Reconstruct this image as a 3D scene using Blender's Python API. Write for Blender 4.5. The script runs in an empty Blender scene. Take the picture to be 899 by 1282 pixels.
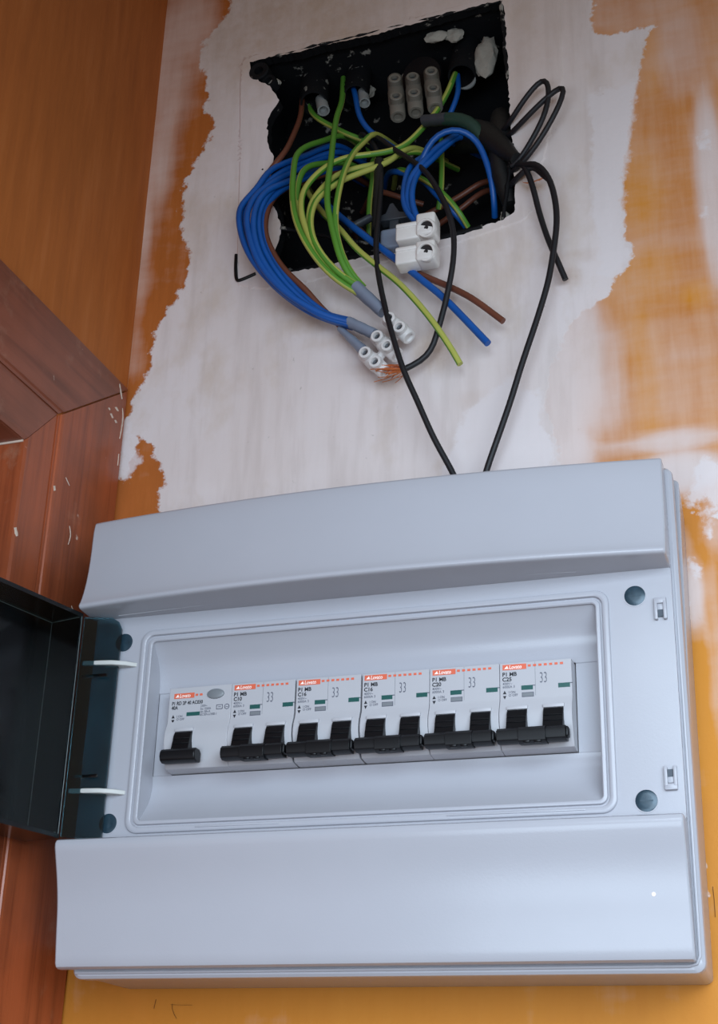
import bpy, bmesh, math, random
from mathutils import Vector, Matrix, noise
from mathutils.geometry import delaunay_2d_cdt

# ------------------------------------------------------------------ camera, world, light
# All builders below work in millimetres: X to the right along the wall, Y into the wall
# (the wall face is Y=60, the breaker fronts are Y=0), Z up.
MM = 0.001
sc = bpy.context.scene
col = sc.collection
cam_d = bpy.data.cameras.new('camera')
cam = bpy.data.objects.new('camera', cam_d)
col.objects.link(cam)
cam_d.sensor_fit = 'VERTICAL'
cam_d.sensor_height = 36.0
cam_d.lens = 36.0 * 1810.0 / 1282.0
cam_d.clip_start = 0.01
RX = (0.947537, 0.318509, 0.026935)
RY = (0.105838, -0.392135, 0.913799)
RZ = (0.301615, -0.863008, -0.405272)
cam.matrix_world = Matrix(((RX[0], RY[0], RZ[0], .329004), (RX[1], RY[1], RZ[1], -.652386), (RX[2], RY[2], RZ[2], -.217614), (0, 0, 0, 1)))
sc.camera = cam

world = bpy.data.worlds.new('room_light')
sc.world = world
world.use_nodes = True
wb = world.node_tree.nodes['Background']
wb.inputs['Color'].default_value = (1.0, 0.82, 0.66, 1)
wb.inputs['Strength'].default_value = 0.19

def area(name, loc, target, sx, sy, power, color):
    l = bpy.data.lights.new(name, 'AREA')
    l.shape = 'RECTANGLE'; l.size = sx; l.size_y = sy; l.energy = power; l.color = color
    o = bpy.data.objects.new(name, l); col.objects.link(o)
    o.location = loc
    o.rotation_euler = (Vector(target) - Vector(loc)).to_track_quat('-Z', 'Y').to_euler()
    return o
area('window_daylight', (0.58, -0.82, -0.06), (0.48, -0.24, -0.90), 0.75, 0.90, 18.4, (0.70, 0.85, 1.0))
area('low_fill_light', (0.10, -0.90, -0.31), (0.12, 0.0, 0.0), 0.36, 0.26, 2.1, (0.68, 0.84, 1.0))  # no real source: added to lift the undersides and give the covers highlights

sc.view_settings.view_transform = 'Standard'
sc.view_settings.look = 'None'
sc.view_settings.gamma = 1.0
sc.view_settings.use_curve_mapping = False
sc.view_settings.exposure = 0.0
random.seed(4)

# ------------------------------------------------------------------ measured outlines (mm)
D={}
D['blue']=[[[54.6,122.0,415.0],[45.7,88.0,403.9],[30.3,70.0,384.6],[15.8,52.0,364.3],[9.6,44.0,344.2],[2.2,40.0,331.2],[2.0,37.0,319.4],[6.2,35.0,302.2],[13.1,35.0,286.1],[24.4,37.0,269.6],[42.0,41.0,252.4],[58.9,45.0,243.4],[76.9,48.0,237.1]],[[49.6,122.0,407.8],[42.4,90.0,396.8],[27.9,70.0,374.8],[19.1,52.0,354.7],[11.3,42.0,338.7],[8.7,36.0,323.4],[9.7,33.0,310.3],[15.1,32.0,290.8],[23.1,33.0,273.7],[38.1,37.0,256.3],[60.1,42.0,240.9],[77.6,46.0,234.7]],[[59.2,122.0,397.5],[49.8,86.0,386.3],[36.5,70.0,370.4],[26.7,54.0,353.3],[17.5,44.0,341.9],[13.6,38.0,328.0],[13.6,34.0,310.2],[17.9,33.0,290.9],[27.0,34.0,272.4],[40.9,38.0,254.7],[60.3,43.0,239.8],[77.3,47.0,233.7]],[[55.5,122.0,393.8],[46.4,88.0,383.9],[33.0,72.0,369.4],[21.8,55.0,353.8],[16.3,45.0,336.7],[14.4,40.0,320.2],[16.7,38.0,303.3],[23.5,37.0,285.5],[34.2,39.0,267.4],[49.1,43.0,250.7],[62.2,46.0,240.1],[76.6,49.0,233.9]],[[56.5,122.0,410.2],[47.2,92.0,401.2],[28.8,74.0,383.4],[19.0,58.0,364.8],[10.7,50.0,350.1],[4.3,46.0,337.4],[3.1,42.0,320.8],[7.3,40.0,302.3],[16.1,40.0,282.3],[30.6,42.0,263.0],[51.4,47.0,245.9],[75.9,51.0,234.6]],[[65.9,122.0,395.1],[56.2,92.0,387.3],[43.8,80.0,377.3],[32.7,66.0,363.2],[21.5,54.0,346.9],[14.7,46.0,329.1],[15.8,44.0,313.5],[21.7,43.0,293.8],[33.5,44.0,272.9],[48.9,47.0,254.8],[62.2,50.0,244.1],[75.5,52.0,237.5]]]
D['brown_arc']=[[61.6,122.0,390.6],[51.4,90.0,382.3],[37.1,76.0,370.7],[22.9,62.0,354.8],[17.7,52.0,340.1],[16.6,46.0,323.2],[17.7,44.0,308.9],[22.0,43.0,297.3],[28.0,43.0,285.5],[35.6,44.0,274.9],[45.8,46.0,263.9],[55.2,50.0,251.5],[70.0,52.0,234.5]]
D['brown_conduit']=[[19.8,88.0,452.1],[23.1,78.0,425.5],[23.7,66.0,400.1],[22.5,57.0,380.6],[16.9,54.0,369.3],[9.8,56.0,362.1],[4.2,57.0,355.2]]
D['green']=[[[57.1,122.0,421.3],[51.2,88.0,410.6],[42.9,72.0,395.9],[36.6,60.0,384.2],[33.5,50.0,370.0],[35.4,42.0,347.2],[37.2,38.0,330.4],[41.3,34.0,310.6],[47.6,32.0,293.5],[54.6,33.0,279.9],[63.2,36.0,267.6],[73.4,40.0,258.1],[82.2,43.0,252.2]],[[68.9,122.0,389.3],[59.1,84.0,382.1],[47.7,68.0,373.8],[40.3,56.0,364.4],[38.1,48.0,352.2],[38.8,42.0,332.9],[43.3,38.0,313.0],[49.4,36.0,295.8],[56.7,37.0,279.8],[68.2,41.0,264.7],[80.9,45.0,254.7]],[[129.3,88.0,444.4],[125.7,82.0,424.5],[120.7,76.0,406.9],[114.3,72.0,393.6],[100.8,66.0,374.3],[85.9,60.0,367.4],[67.6,54.0,364.1],[57.6,49.0,357.0],[50.2,44.0,346.7],[44.3,39.0,332.1],[44.4,36.0,317.9],[48.4,33.0,302.0],[54.3,33.0,287.7],[63.1,36.0,272.8],[75.3,41.0,261.2],[81.9,45.0,255.7]],[[123.6,115.8,387.3],[105.8,76.0,376.2],[86.4,66.0,364.2],[73.6,58.0,357.4],[61.7,51.0,349.3],[55.0,45.0,336.9],[50.1,40.0,323.7],[49.6,37.0,311.0],[51.7,35.0,294.7],[57.0,36.0,281.4],[66.4,40.0,268.4],[82.7,44.0,255.5]],[[116.5,112.2,392.9],[104.3,72.0,376.7],[92.1,62.0,360.7],[79.6,55.0,351.4],[68.5,49.0,343.5],[60.5,44.0,335.0],[54.1,40.0,325.9],[52.0,36.0,314.3],[52.4,33.0,301.2],[56.2,32.0,286.4],[63.9,35.0,273.1],[74.1,39.0,262.4],[83.9,42.0,255.2]],[[48.0,92.0,463.8],[52.8,78.0,431.3],[53.5,68.0,410.8],[55.7,58.0,387.3],[58.4,48.0,359.6],[59.4,42.0,339.6],[60.6,38.0,324.4],[62.6,36.0,311.8],[67.3,35.0,291.7],[71.9,37.0,274.0],[77.4,41.0,263.0],[83.7,44.0,256.4]],[[84.8,113.5,409.9],[79.5,72.0,393.3],[75.3,62.0,380.2],[71.6,52.0,364.6],[69.1,44.0,345.4],[67.6,39.0,324.8],[67.1,37.0,307.5],[68.4,37.0,292.8],[73.2,39.0,275.1],[79.4,42.0,263.3],[84.0,46.0,258.2]]]
D['green_hang']=[[15.9,122.0,395.3],[24.2,84.0,377.3],[33.3,74.0,357.4],[43.7,66.0,339.1],[53.5,58.0,323.0],[63.8,52.0,309.4],[78.6,46.0,286.7],[93.0,44.0,270.3],[107.1,43.0,255.0],[120.9,42.0,235.9],[131.2,42.0,219.5],[140.0,43.0,203.3],[144.0,44.0,194.8]]
D['blue_hang']=[[26.0,122.0,374.2],[37.5,84.0,358.4],[59.8,66.0,327.6],[74.6,56.0,308.2],[87.6,51.0,292.9],[105.3,48.0,273.7],[119.2,47.0,258.3],[132.6,46.0,243.4],[145.7,45.0,226.1],[160.4,44.0,205.8]]
D['brown_hang']=[[49.8,122.0,350.3],[60.6,84.0,334.7],[84.9,62.0,299.5],[103.7,53.0,276.6],[118.0,51.0,264.2],[134.4,49.0,252.4],[150.4,47.0,239.5],[169.0,46.0,220.3]]
D['blue_loop']=[[108.9,60.0,337.7],[112.0,58.0,344.1],[115.5,56.0,349.9],[121.2,52.0,358.9],[128.2,50.0,364.7],[137.5,50.0,366.9],[145.5,54.0,365.9],[151.8,58.0,359.9],[156.0,62.0,347.8],[158.6,66.0,333.9],[158.6,72.0,322.1],[156.9,80.0,317.6]]
D['blue_block']=[[[139.7,114.3,393.6],[127.8,74.0,377.4],[118.4,66.0,364.7],[108.7,60.0,354.3],[106.5,54.0,339.7],[106.5,50.0,319.7],[110.6,47.0,307.3],[117.9,45.0,296.3]],[[151.0,112.5,393.2],[138.9,72.0,377.8],[129.9,64.0,366.2],[121.4,56.0,349.8],[114.9,52.0,340.4],[112.8,49.0,329.0],[112.8,47.0,316.3],[115.6,45.0,304.9],[119.4,45.0,296.0]],[[136.3,66.0,375.7],[124.4,58.0,361.1],[117.1,53.0,347.3],[110.9,50.0,336.2],[109.0,50.0,325.7],[109.4,49.0,315.4],[112.9,48.0,306.3],[118.3,47.0,297.0]]]
D['blue_dark']=[[68.8,122.0,384.1],[87.1,84.0,370.3],[110.6,76.0,352.5],[119.4,72.0,339.1],[128.3,70.0,326.1],[134.1,72.0,319.1],[138.2,80.0,314.2]]
D['green_dark']=[[77.5,118.8,383.7],[93.9,80.0,367.8],[114.9,71.0,347.4],[126.4,67.0,333.5],[132.8,67.0,324.6],[137.5,70.0,317.1],[140.2,78.0,312.4]]
D['green_vertical']=[[[117.5,122.0,413.8],[118.9,92.0,395.0],[120.3,88.0,377.1],[121.1,84.0,349.1],[117.6,90.0,338.5]],[[70.5,122.0,408.0],[72.1,90.0,387.6],[73.6,86.0,368.2],[72.7,84.0,351.1],[72.5,84.0,337.3],[71.3,88.0,324.7]]]
D['green_conduit']=[[20.0,94.0,451.3],[30.9,86.0,429.9],[43.7,84.0,417.3],[57.6,86.0,407.6],[73.5,90.0,400.4]]
D['brown_dark']=[[[168.9,122.0,365.4],[150.5,92.0,355.5],[131.9,90.0,345.5],[107.9,92.0,336.9]],[[161.3,122.0,362.2],[148.4,96.0,351.3],[131.6,92.0,337.0],[115.4,96.0,330.7]],[[54.4,122.0,371.1],[75.1,88.0,359.7],[92.3,86.0,350.3],[106.8,92.0,345.9]]]
D['blue_conduit']=[[53.3,92.0,462.5],[60.2,84.0,439.1],[65.0,80.0,417.9],[72.7,80.0,403.5],[83.9,84.0,393.6],[97.3,86.0,381.7]]
D['blue_conduit2']=[[130.4,90.0,444.4],[132.0,86.0,428.7],[130.4,84.0,416.9],[125.5,86.0,407.8]]
D['black_v']=[[55.1,119.7,420.0],[66.6,80.0,402.3],[79.3,70.0,382.8],[86.7,62.0,360.6],[89.6,56.0,338.9],[90.6,50.0,309.8],[90.8,46.0,291.3],[92.1,44.0,275.3],[94.7,42.0,259.7],[99.1,40.0,239.9],[103.8,38.0,221.8],[111.9,38.0,193.4],[119.8,40.0,173.1],[128.9,43.0,149.5],[138.3,46.0,129.8],[141.7,47.0,121.1],[145.9,48.0,109.4]]
D['black_loop']=[[65.6,113.5,409.4],[78.8,74.0,392.3],[94.4,64.0,372.3],[113.2,54.0,348.9],[123.6,48.0,332.6],[133.5,42.0,310.3],[138.8,40.0,295.1],[141.3,40.0,281.2],[141.0,40.0,261.9],[136.3,42.0,238.7],[131.1,44.0,220.7],[126.3,46.0,208.2],[119.8,47.0,202.4],[111.1,44.0,196.8]]
D['black_loop_top']=[[[153.7,80.0,378.0],[165.3,66.0,370.9],[172.7,56.0,368.9],[183.5,48.0,376.7],[192.9,45.0,384.9],[197.8,44.0,386.0],[200.1,44.0,379.9],[198.5,45.0,366.4],[191.5,48.0,352.3],[179.0,54.0,337.8],[173.0,57.0,336.2]],[[154.2,84.0,377.7],[165.8,68.0,366.1],[174.4,57.0,361.9],[188.0,48.0,366.4],[199.9,44.0,373.2],[207.8,42.0,376.4],[210.0,41.0,372.6],[206.1,42.0,362.2],[193.9,47.0,345.2],[181.6,53.0,335.0],[175.2,58.0,334.1],[165.9,70.0,336.4]]]
D['black_down']=[[151.4,121.9,374.8],[160.3,80.0,360.8],[173.3,60.0,340.2],[183.3,50.0,329.4],[188.9,47.0,327.8],[194.9,45.0,320.3],[199.5,44.0,308.8],[202.2,43.0,292.2],[202.5,42.0,278.0],[200.3,42.0,260.8],[196.5,42.0,239.8],[189.7,42.0,216.6],[180.5,42.0,189.0],[172.9,43.0,165.6],[164.6,44.0,142.7],[159.2,46.0,129.6],[156.6,47.0,122.1],[153.2,48.0,110.5]]
D['black_short']=[[172.0,62.0,347.4],[179.6,54.0,335.0],[183.8,50.0,326.4],[187.7,50.0,311.6],[190.6,51.0,294.6],[196.0,50.0,272.4],[200.1,51.0,260.1],[204.5,53.0,246.3]]
D['black_bits']=[[163.8,74.0,328.2],[173.5,58.0,324.4],[182.1,51.0,326.3],[188.2,50.0,327.8],[192.0,50.0,322.3],[196.7,50.0,316.6]]
D['hole']=[[-9.0,60.0,465.4],[9.9,60.0,466.2],[25.7,60.0,464.9],[41.9,60.0,466.3],[59.0,60.0,466.0],[81.7,60.0,465.5],[98.4,60.0,467.2],[115.0,60.0,468.3],[131.4,60.0,470.0],[148.8,60.0,471.4],[167.5,60.0,471.6],[169.6,60.0,466.3],[170.9,60.0,444.7],[170.1,60.0,431.7],[171.6,60.0,421.6],[171.7,60.0,399.2],[172.4,60.0,377.7],[173.6,60.0,355.2],[174.3,60.0,339.9],[174.5,60.0,322.0],[173.7,60.0,304.0],[166.8,60.0,299.6],[154.3,60.0,297.5],[146.9,60.0,295.4],[134.8,60.0,293.7],[116.6,60.0,293.2],[101.3,60.0,291.5],[75.4,60.0,289.9],[49.1,60.0,287.8],[26.0,60.0,287.9],[21.3,60.0,295.9],[18.5,60.0,306.7],[20.9,60.0,314.1],[21.5,60.0,323.2],[18.8,60.0,333.0],[15.0,60.0,341.2],[12.7,60.0,353.0],[11.8,60.0,369.1],[13.4,60.0,380.9],[9.6,60.0,388.3],[8.1,60.0,393.8],[7.2,60.0,409.2],[8.6,60.0,414.8],[11.2,60.0,420.2],[14.9,60.0,426.7],[12.3,60.0,432.1],[7.2,60.0,440.8],[1.1,60.0,445.0],[-4.5,60.0,450.5],[-7.2,60.0,456.7]]
D['boxq']=[[-12.4,62.0,469.4],[168.7,62.0,476.5],[175.2,62.0,302.8],[-4.9,62.0,288.8]]
D['patch']=[[-15.9,60.0,463.0],[-14.0,60.0,469.5],[-5.1,60.0,470.8],[41.6,60.0,471.9],[98.3,60.0,472.7],[153.1,60.0,476.3],[164.9,60.0,477.1],[206.2,60.0,480.4],[205.8,60.0,397.1],[183.5,60.0,300.9],[179.0,60.0,297.2],[131.8,60.0,287.9],[59.9,60.0,281.1],[34.6,60.0,277.5],[11.9,60.0,278.6],[-6.0,60.0,285.4],[-7.6,60.0,301.3],[-11.3,60.0,383.8]]
D['p_orange_left']=[[-157.4,609.2],[-36.3,573.6],[-25.2,520.4],[-41.9,497.3],[-49.6,477.9],[-42.2,460.5],[-39.7,436.4],[-33.5,417.3],[-39.3,399.9],[-44.6,384.5],[-51.9,366.5],[-50.8,333.1],[-42.2,319.5],[-42.1,304.7],[-43.4,292.1],[-52.5,273.2],[-59.7,259.0],[-65.1,227.1],[-71.7,214.3],[-73.0,199.8],[-80.5,196.3],[-132.4,203.6]]
D['p_orange_left_low']=[[-127.2,163.4],[-70.8,156.4],[-67.2,186.1],[-59.6,181.2],[-51.7,171.9],[-46.2,158.7],[-46.4,149.6],[-50.0,142.0],[-44.9,126.7],[-39.8,70.2],[-116.1,77.2]]
D['p_orange_right']=[[259.4,486.6],[267.5,425.5],[255.7,415.9],[253.3,397.7],[252.2,385.6],[248.4,377.4],[246.9,366.8],[243.9,343.5],[240.3,319.1],[238.7,294.2],[238.1,271.9],[243.3,263.8],[241.0,254.9],[230.1,247.1],[228.4,240.4],[217.6,234.8],[207.9,223.0],[198.2,208.7],[193.0,188.7],[189.8,168.6],[191.2,153.3],[196.0,132.9],[211.0,121.3],[251.1,106.9],[255.6,97.1],[322.2,80.4],[357.9,457.6]]
D['p_peach_top']=[[226.5,496.3],[226.0,456.2],[226.8,436.4],[229.0,429.3],[232.9,426.3],[247.8,424.3],[267.5,425.5],[281.1,432.6],[295.4,449.9],[301.9,474.1]]
D['p_orange_low']=[[258.0,96.8],[322.4,82.6],[292.8,-230.1],[-83.8,-242.8],[-100.7,-117.9],[256.3,-123.4],[257.1,4.6]]
D['wash']=[[-68.8,472.1,16.3,77.1,0.55],[-56.6,512.1,18.9,44.0,0.55],[-77.8,372.0,6.1,83.6,0.55],[-69.3,410.0,8.6,53.8,0.6],[-75.1,283.2,4.7,54.2,0.3],[277.9,403.9,16.4,42.1,0.55],[289.7,300.6,8.9,74.9,0.85],[274.1,270.4,11.1,32.0,0.35],[207.0,196.9,18.0,55.4,0.9],[198.5,142.4,17.6,24.3,0.92],[224.6,183.8,11.1,44.7,0.6],[267.8,172.2,21.1,38.7,0.4],[259.4,139.1,29.1,6.7,0.75],[260.3,119.9,24.8,13.1,0.95],[222.7,139.2,25.8,3.9,0.6],[263.2,49.0,6.4,19.4,0.8],[259.2,69.3,3.2,17.7,0.5],[276.5,94.6,5.7,22.5,0.5],[272.5,16.0,3.1,48.9,0.5],[197.5,182.8,19.8,59.6,0.97],[213.4,185.5,17.8,49.8,0.7],[208.6,244.5,13.8,12.9,0.8],[239.9,222.9,6.2,20.8,0.35],[268.6,369.4,7.5,52.3,0.25]]
D['deep']=[[246.7,165.4,6.9,45.9,1],[245.7,248.6,17.9,21.2,1],[277.2,229.0,9.5,7.3,1],[260.9,402.0,6.7,24.3,1],[248.5,303.6,11.9,33.3,1],[243.5,206.6,5.3,20.4,1],[265.5,-16.6,15.3,77.6,1],[-21.1,-151.1,129.6,23.2,1]]
D['ruddy']=[]
D['white']=[[[134.5,150.9],[143.9,174.2],[170.0,192.2],[179.9,179.3],[188.3,182.2],[186.5,164.0],[191.8,143.3],[192.0,118.8],[122.9,122.3]],[[220.7,382.2],[251.8,387.0],[245.9,344.9],[240.0,311.1],[237.7,272.0],[241.7,260.2],[230.1,248.7],[221.9,250.2],[224.7,274.5],[218.8,292.6],[222.7,344.2]],[[268.8,121.1],[275.8,126.4],[283.5,123.5],[281.3,94.1],[276.5,94.6],[273.4,103.3],[267.3,98.5],[261.7,101.9],[269.0,111.7]],[[269.8,99.1],[273.8,97.7],[275.5,81.1],[271.7,78.8],[269.9,88.5]],[[286.7,336.7],[291.0,338.6],[291.2,328.7],[288.1,323.7],[285.7,328.2]],[[283.7,286.1],[285.9,284.6],[284.8,276.0],[282.8,278.6]],[[262.5,69.0],[269.2,65.6],[267.9,58.7],[263.1,60.0]],[[-76.1,196.8],[-72.8,198.1],[-71.4,178.3],[-61.2,168.8],[-68.2,162.6],[-73.6,156.7],[-77.2,165.4]]]
D['stain_shade']=[[11.4,493.9,81.4,42.5,0.5],[86.8,487.6,66.2,27.7,0.35],[-43.0,417.5,24.0,92.3,0.25],[184.4,441.1,35.7,69.6,0.22],[124.7,215.3,10.7,11.9,0.55],[85.9,283.8,20.6,8.2,0.12],[50.6,249.8,20.9,5.7,0.35],[28.8,265.0,16.0,7.0,0.3],[16.4,345.9,4.5,37.4,0.3],[185.8,319.6,5.9,2.9,0.9],[177.2,330.4,4.9,9.4,0.55],[206.6,253.0,5.6,7.6,0.5],[209.4,266.3,9.3,4.4,0.3],[202.9,366.8,14.7,4.8,0.15],[66.8,232.9,20.4,4.5,0.3],[80.2,208.7,6.0,4.4,0.3],[97.8,200.6,10.9,5.4,0.3],[146.3,180.1,6.6,5.2,0.15]]

# ------------------------------------------------------------------ materials
def srgb(r, g, b):
    f = lambda c: (c / 255 / 12.92) if c / 255 <= 0.04045 else ((c / 255 + 0.055) / 1.055) ** 2.4
    return (f(r), f(g), f(b), 1.0)

def nodes(name):
    m = bpy.data.materials.new(name); m.use_nodes = True
    nt = m.node_tree
    return m, nt, nt.nodes['Principled BSDF']

def N(nt, t, **kw):
    n = nt.nodes.new(t)
    for k, v in kw.items(): setattr(n, k, v)
    return n

def ramp(nt, stops):
    r = N(nt, 'ShaderNodeValToRGB')
    e = r.color_ramp.elements
    while len(e) < len(stops): e.new(0.5)
    for el, (p, c) in zip(e, stops):
        el.position = p; el.color = c
    return r

def mix(nt, a, b, fac, blend='MIX'):
    n = N(nt, 'ShaderNodeMix', data_type='RGBA', blend_type=blend)
    for s, v in (('A', a), ('B', b), ('Factor', fac)):
        i = [x for x in n.inputs if x.name == s and (x.type == ('VALUE' if s == 'Factor' else 'RGBA'))][0]
        if hasattr(v, 'node'): nt.links.new(v, i)
        else: i.default_value = v
    return [x for x in n.outputs if x.type == 'RGBA'][0]

def math_(nt, op, a, b=0.0, clamp=False):
    n = N(nt, 'ShaderNodeMath', operation=op); n.use_clamp = clamp
    for i, v in enumerate((a, b)):
        if hasattr(v, 'node'): nt.links.new(v, n.inputs[i])
        else: n.inputs[i].default_value = v
    return n.outputs[0]

def coords(nt, scale=(1, 1, 1), kind='Object'):
    tc = N(nt, 'ShaderNodeTexCoord'); mp = N(nt, 'ShaderNodeMapping')
    nt.links.new(tc.outputs[kind], mp.inputs['Vector']); mp.inputs['Scale'].default_value = scale
    return mp.outputs[0]

def noise_(nt, vec, scale, detail=4, rough=0.55):
    n = N(nt, 'ShaderNodeTexNoise'); nt.links.new(vec, n.inputs['Vector'])
    n.inputs['Scale'].default_value = scale; n.inputs['Detail'].default_value = detail; n.inputs['Roughness'].default_value = rough
    return n.outputs['Fac']

def bump(nt, bsdf, h, strength, dist):
    b = N(nt, 'ShaderNodeBump'); b.inputs['Strength'].default_value = strength; b.inputs['Distance'].default_value = dist
    nt.links.new(h, b.inputs['Height']); nt.links.new(b.outputs[0], bsdf.inputs['Normal'])

def simple(name, c, rough=0.4, metal=0.0, var=0.06, vscale=60, spec=0.5, trans=0.0, bumpd=0.0, bscale=400):
    m, nt, b = nodes(name)
    v = coords(nt); n = noise_(nt, v, vscale)
    lo = tuple(x * (1 - var) for x in c[:3]) + (1,); hi = tuple(min(1, x * (1 + var)) for x in c[:3]) + (1,)
    r = ramp(nt, [(0.3, lo), (0.7, hi)]); nt.links.new(n, r.inputs[0]); nt.links.new(r.outputs[0], b.inputs['Base Color'])
    b.inputs['Roughness'].default_value = rough; b.inputs['Metallic'].default_value = metal
    b.inputs['Specular IOR Level'].default_value = spec
    b.inputs['Transmission Weight'].default_value = trans
    if bumpd: bump(nt, b, noise_(nt, v, bscale, 3), 0.6, bumpd)
    return m

M = {}
M['shell'] = simple('grey_white_plastic', srgb(169, 169, 176), 0.21, var=0.012, vscale=30, spec=0.36, bumpd=0.00005, bscale=900)
M['breaker'] = simple('breaker_plastic', srgb(176, 175, 179), 0.42, var=0.012)
M['arm'] = simple('hinge_plastic', srgb(186, 186, 182), 0.45, var=0.02)
M['black_plastic'] = simple('black_plastic', srgb(11, 12, 15), 0.42, var=0.15, spec=0.3)
M['black_wire'] = simple('black_insulation', srgb(15, 16, 22), 0.55, var=0.15)
M['black_tape'] = simple('black_tape', srgb(13, 14, 15), 0.6, var=0.3, bumpd=0.001, bscale=120)
M['blue'] = simple('blue_insulation', srgb(11, 82, 160), 0.42, var=0.10)
M['green'] = simple('green_insulation', srgb(84, 140, 46), 0.45, var=0.08)
M['yellow'] = simple('yellow_insulation', srgb(172, 176, 84), 0.45, var=0.06)
M['brown'] = simple('brown_insulation', srgb(104, 58, 42), 0.45, var=0.12)
M['copper'] = simple('copper', srgb(226, 140, 86), 0.35, metal=0.7, var=0.1)
M['grey_sleeve'] = simple('grey_sleeve', srgb(124, 134, 152), 0.45, var=0.08)
M['dark_sleeve'] = simple('dark_sleeve', srgb(56, 60, 66), 0.5, var=0.15)
M['green_sleeve'] = simple('green_sleeve', srgb(30, 58, 48), 0.5, var=0.15)
M['block_white'] = simple('terminal_white', srgb(226, 222, 218), 0.35, var=0.03)
M['block_clear'] = simple('terminal_translucent', srgb(236, 232, 230), 0.3, var=0.02, trans=0.2)
M['block_grey'] = simple('terminal_grey', srgb(112, 107, 98), 0.55, var=0.12)
M['steel'] = simple('dark_steel', srgb(120, 126, 132), 0.35, metal=0.9, var=0.15)
M['screw'] = simple('screw_metal', srgb(44, 64, 76), 0.25, metal=0.2, var=0.2, vscale=300)
M['orange_print'] = simple('orange_print', srgb(214, 100, 72), 0.5, var=0.03)
M['white_print'] = simple('white_print', srgb(250, 235, 226), 0.5, var=0.02)
M['dark_print'] = simple('dark_print', srgb(24, 26, 34), 0.5, var=0.05)
M['grey_print'] = simple('grey_print', srgb(88, 90, 102), 0.5, var=0.05)
M['indicator'] = simple('indicator_green', srgb(36, 84, 80), 0.3, var=0.05)
M['button'] = simple('button_grey', srgb(118, 122, 126), 0.35, var=0.04)
M['plaster_lump'] = simple('plaster_lump', srgb(160, 156, 146), 0.9, var=0.1, bumpd=0.002, bscale=150)
M['sheath'] = simple('grey_sheath', srgb(140, 142, 140), 0.6, var=0.2)
M['rust_paint'] = simple('rust_paint', srgb(196, 124, 84), 0.7, var=0.15)
M['old_white'] = simple('old_white_paint', srgb(206, 188, 172), 0.7, var=0.1)
M['dark_steel'] = simple('shaded_steel', srgb(58, 58, 60), 0.4, metal=0.6, var=0.2)
M['pencil'] = simple('pencil', srgb(112, 72, 36), 0.7, var=0.1)
M['bead'] = simple('smoked_edge', srgb(54, 66, 64), 0.3, var=0.1)
M['slot_dark'] = simple('slot_dark', srgb(70, 78, 88), 0.6, var=0.05)

def smoked():
    m, nt, b = nodes('smoked_plastic')
    v = coords(nt); n = noise_(nt, v, 20)
    r = ramp(nt, [(0.3, (0.03, 0.062, 0.072, 1)), (0.7, (0.04, 0.078, 0.09, 1))])
    nt.links.new(n, r.inputs[0]); nt.links.new(r.outputs[0], b.inputs['Base Color'])
    b.inputs['Specular IOR Level'].default_value = 0.5; b.inputs['Transmission Weight'].default_value = 1.0; b.inputs['Roughness'].default_value = 0.16; b.inputs['IOR'].default_value = 1.45
    return m
M['smoked'] = smoked()
M['teal'] = simple('teal_smoked_plastic', (0.09, 0.22, 0.27, 1), 0.1, var=0.1, trans=1.0)

def hole_black(name='sooty_black_plastic', t0=0.66, t1=0.74):
    m, nt, b = nodes(name)
    v = coords(nt)
    n = noise_(nt, v, 130, 5, 0.6); n2 = noise_(nt, v, 40, 2)
    k = math_(nt, 'MULTIPLY', n, math_(nt, 'ADD', n2, 0.5))
    r = ramp(nt, [(t0, srgb(15, 16, 19)), (t1, srgb(150, 146, 138))])
    nt.links.new(k, r.inputs[0]); nt.links.new(r.outputs[0], b.inputs['Base Color'])
    b.inputs['Roughness'].default_value = 0.75; b.inputs['Specular IOR Level'].default_value = 0.2
    bump(nt, b, n, 0.5, 0.001)
    return m
M['hole'] = hole_black()
M['rim'] = hole_black('chipped_black_rim', 0.56, 0.66)

def wood(name, dark, light, axis, gloss=0.35):
    m, nt, b = nodes(name)
    s = {'Z': (60, 60, 2.2), 'Y': (60, 2.2, 60)}[axis]
    n = noise_(nt, coords(nt, s), 1.8, 7, 0.68)
    big = noise_(nt, coords(nt), 11, 4, 0.6)
    r = ramp(nt, [(0.28, dark), (0.50, light), (0.72, tuple(x * 1.18 for x in light[:3]) + (1,))])
    nt.links.new(n, r.inputs[0])
    bw = ramp(nt, [(0.38, (1, 1, 1, 1)), (0.62, (0, 0, 0, 1))]); nt.links.new(big, bw.inputs[0])
    c = mix(nt, r.outputs[0], srgb(96, 54, 36), math_(nt, 'MULTIPLY', bw.outputs[0], 0.55))
    # dusty rubbed patches and small chips of old paint
    w = ramp(nt, [(0.58, (0, 0, 0, 1)), (0.74, (1, 1, 1, 1))]); nt.links.new(noise_(nt, coords(nt), 34, 6, 0.7), w.inputs[0])
    c = mix(nt, c, srgb(172, 132, 108), math_(nt, 'MULTIPLY', w.outputs[0], 0.38))
    w2 = ramp(nt, [(0.74, (0, 0, 0, 1)), (0.77, (1, 1, 1, 1))]); nt.links.new(noise_(nt, coords(nt), 95, 3, 0.5), w2.inputs[0])
    c = mix(nt, c, srgb(210, 190, 174), math_(nt, 'MULTIPLY', w2.outputs[0], 0.7))
    nt.links.new(c, b.inputs['Base Color'])
    b.inputs['Roughness'].default_value = gloss
    bump(nt, b, n, 0.35, 0.0008)
    return m
M['wood_z'] = wood('red_brown_wood_upright', srgb(112, 50, 28), srgb(160, 80, 46), 'Z')
M['wood_y'] = wood('red_brown_wood_cross', srgb(104, 54, 36), srgb(138, 76, 54), 'Y')

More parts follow.
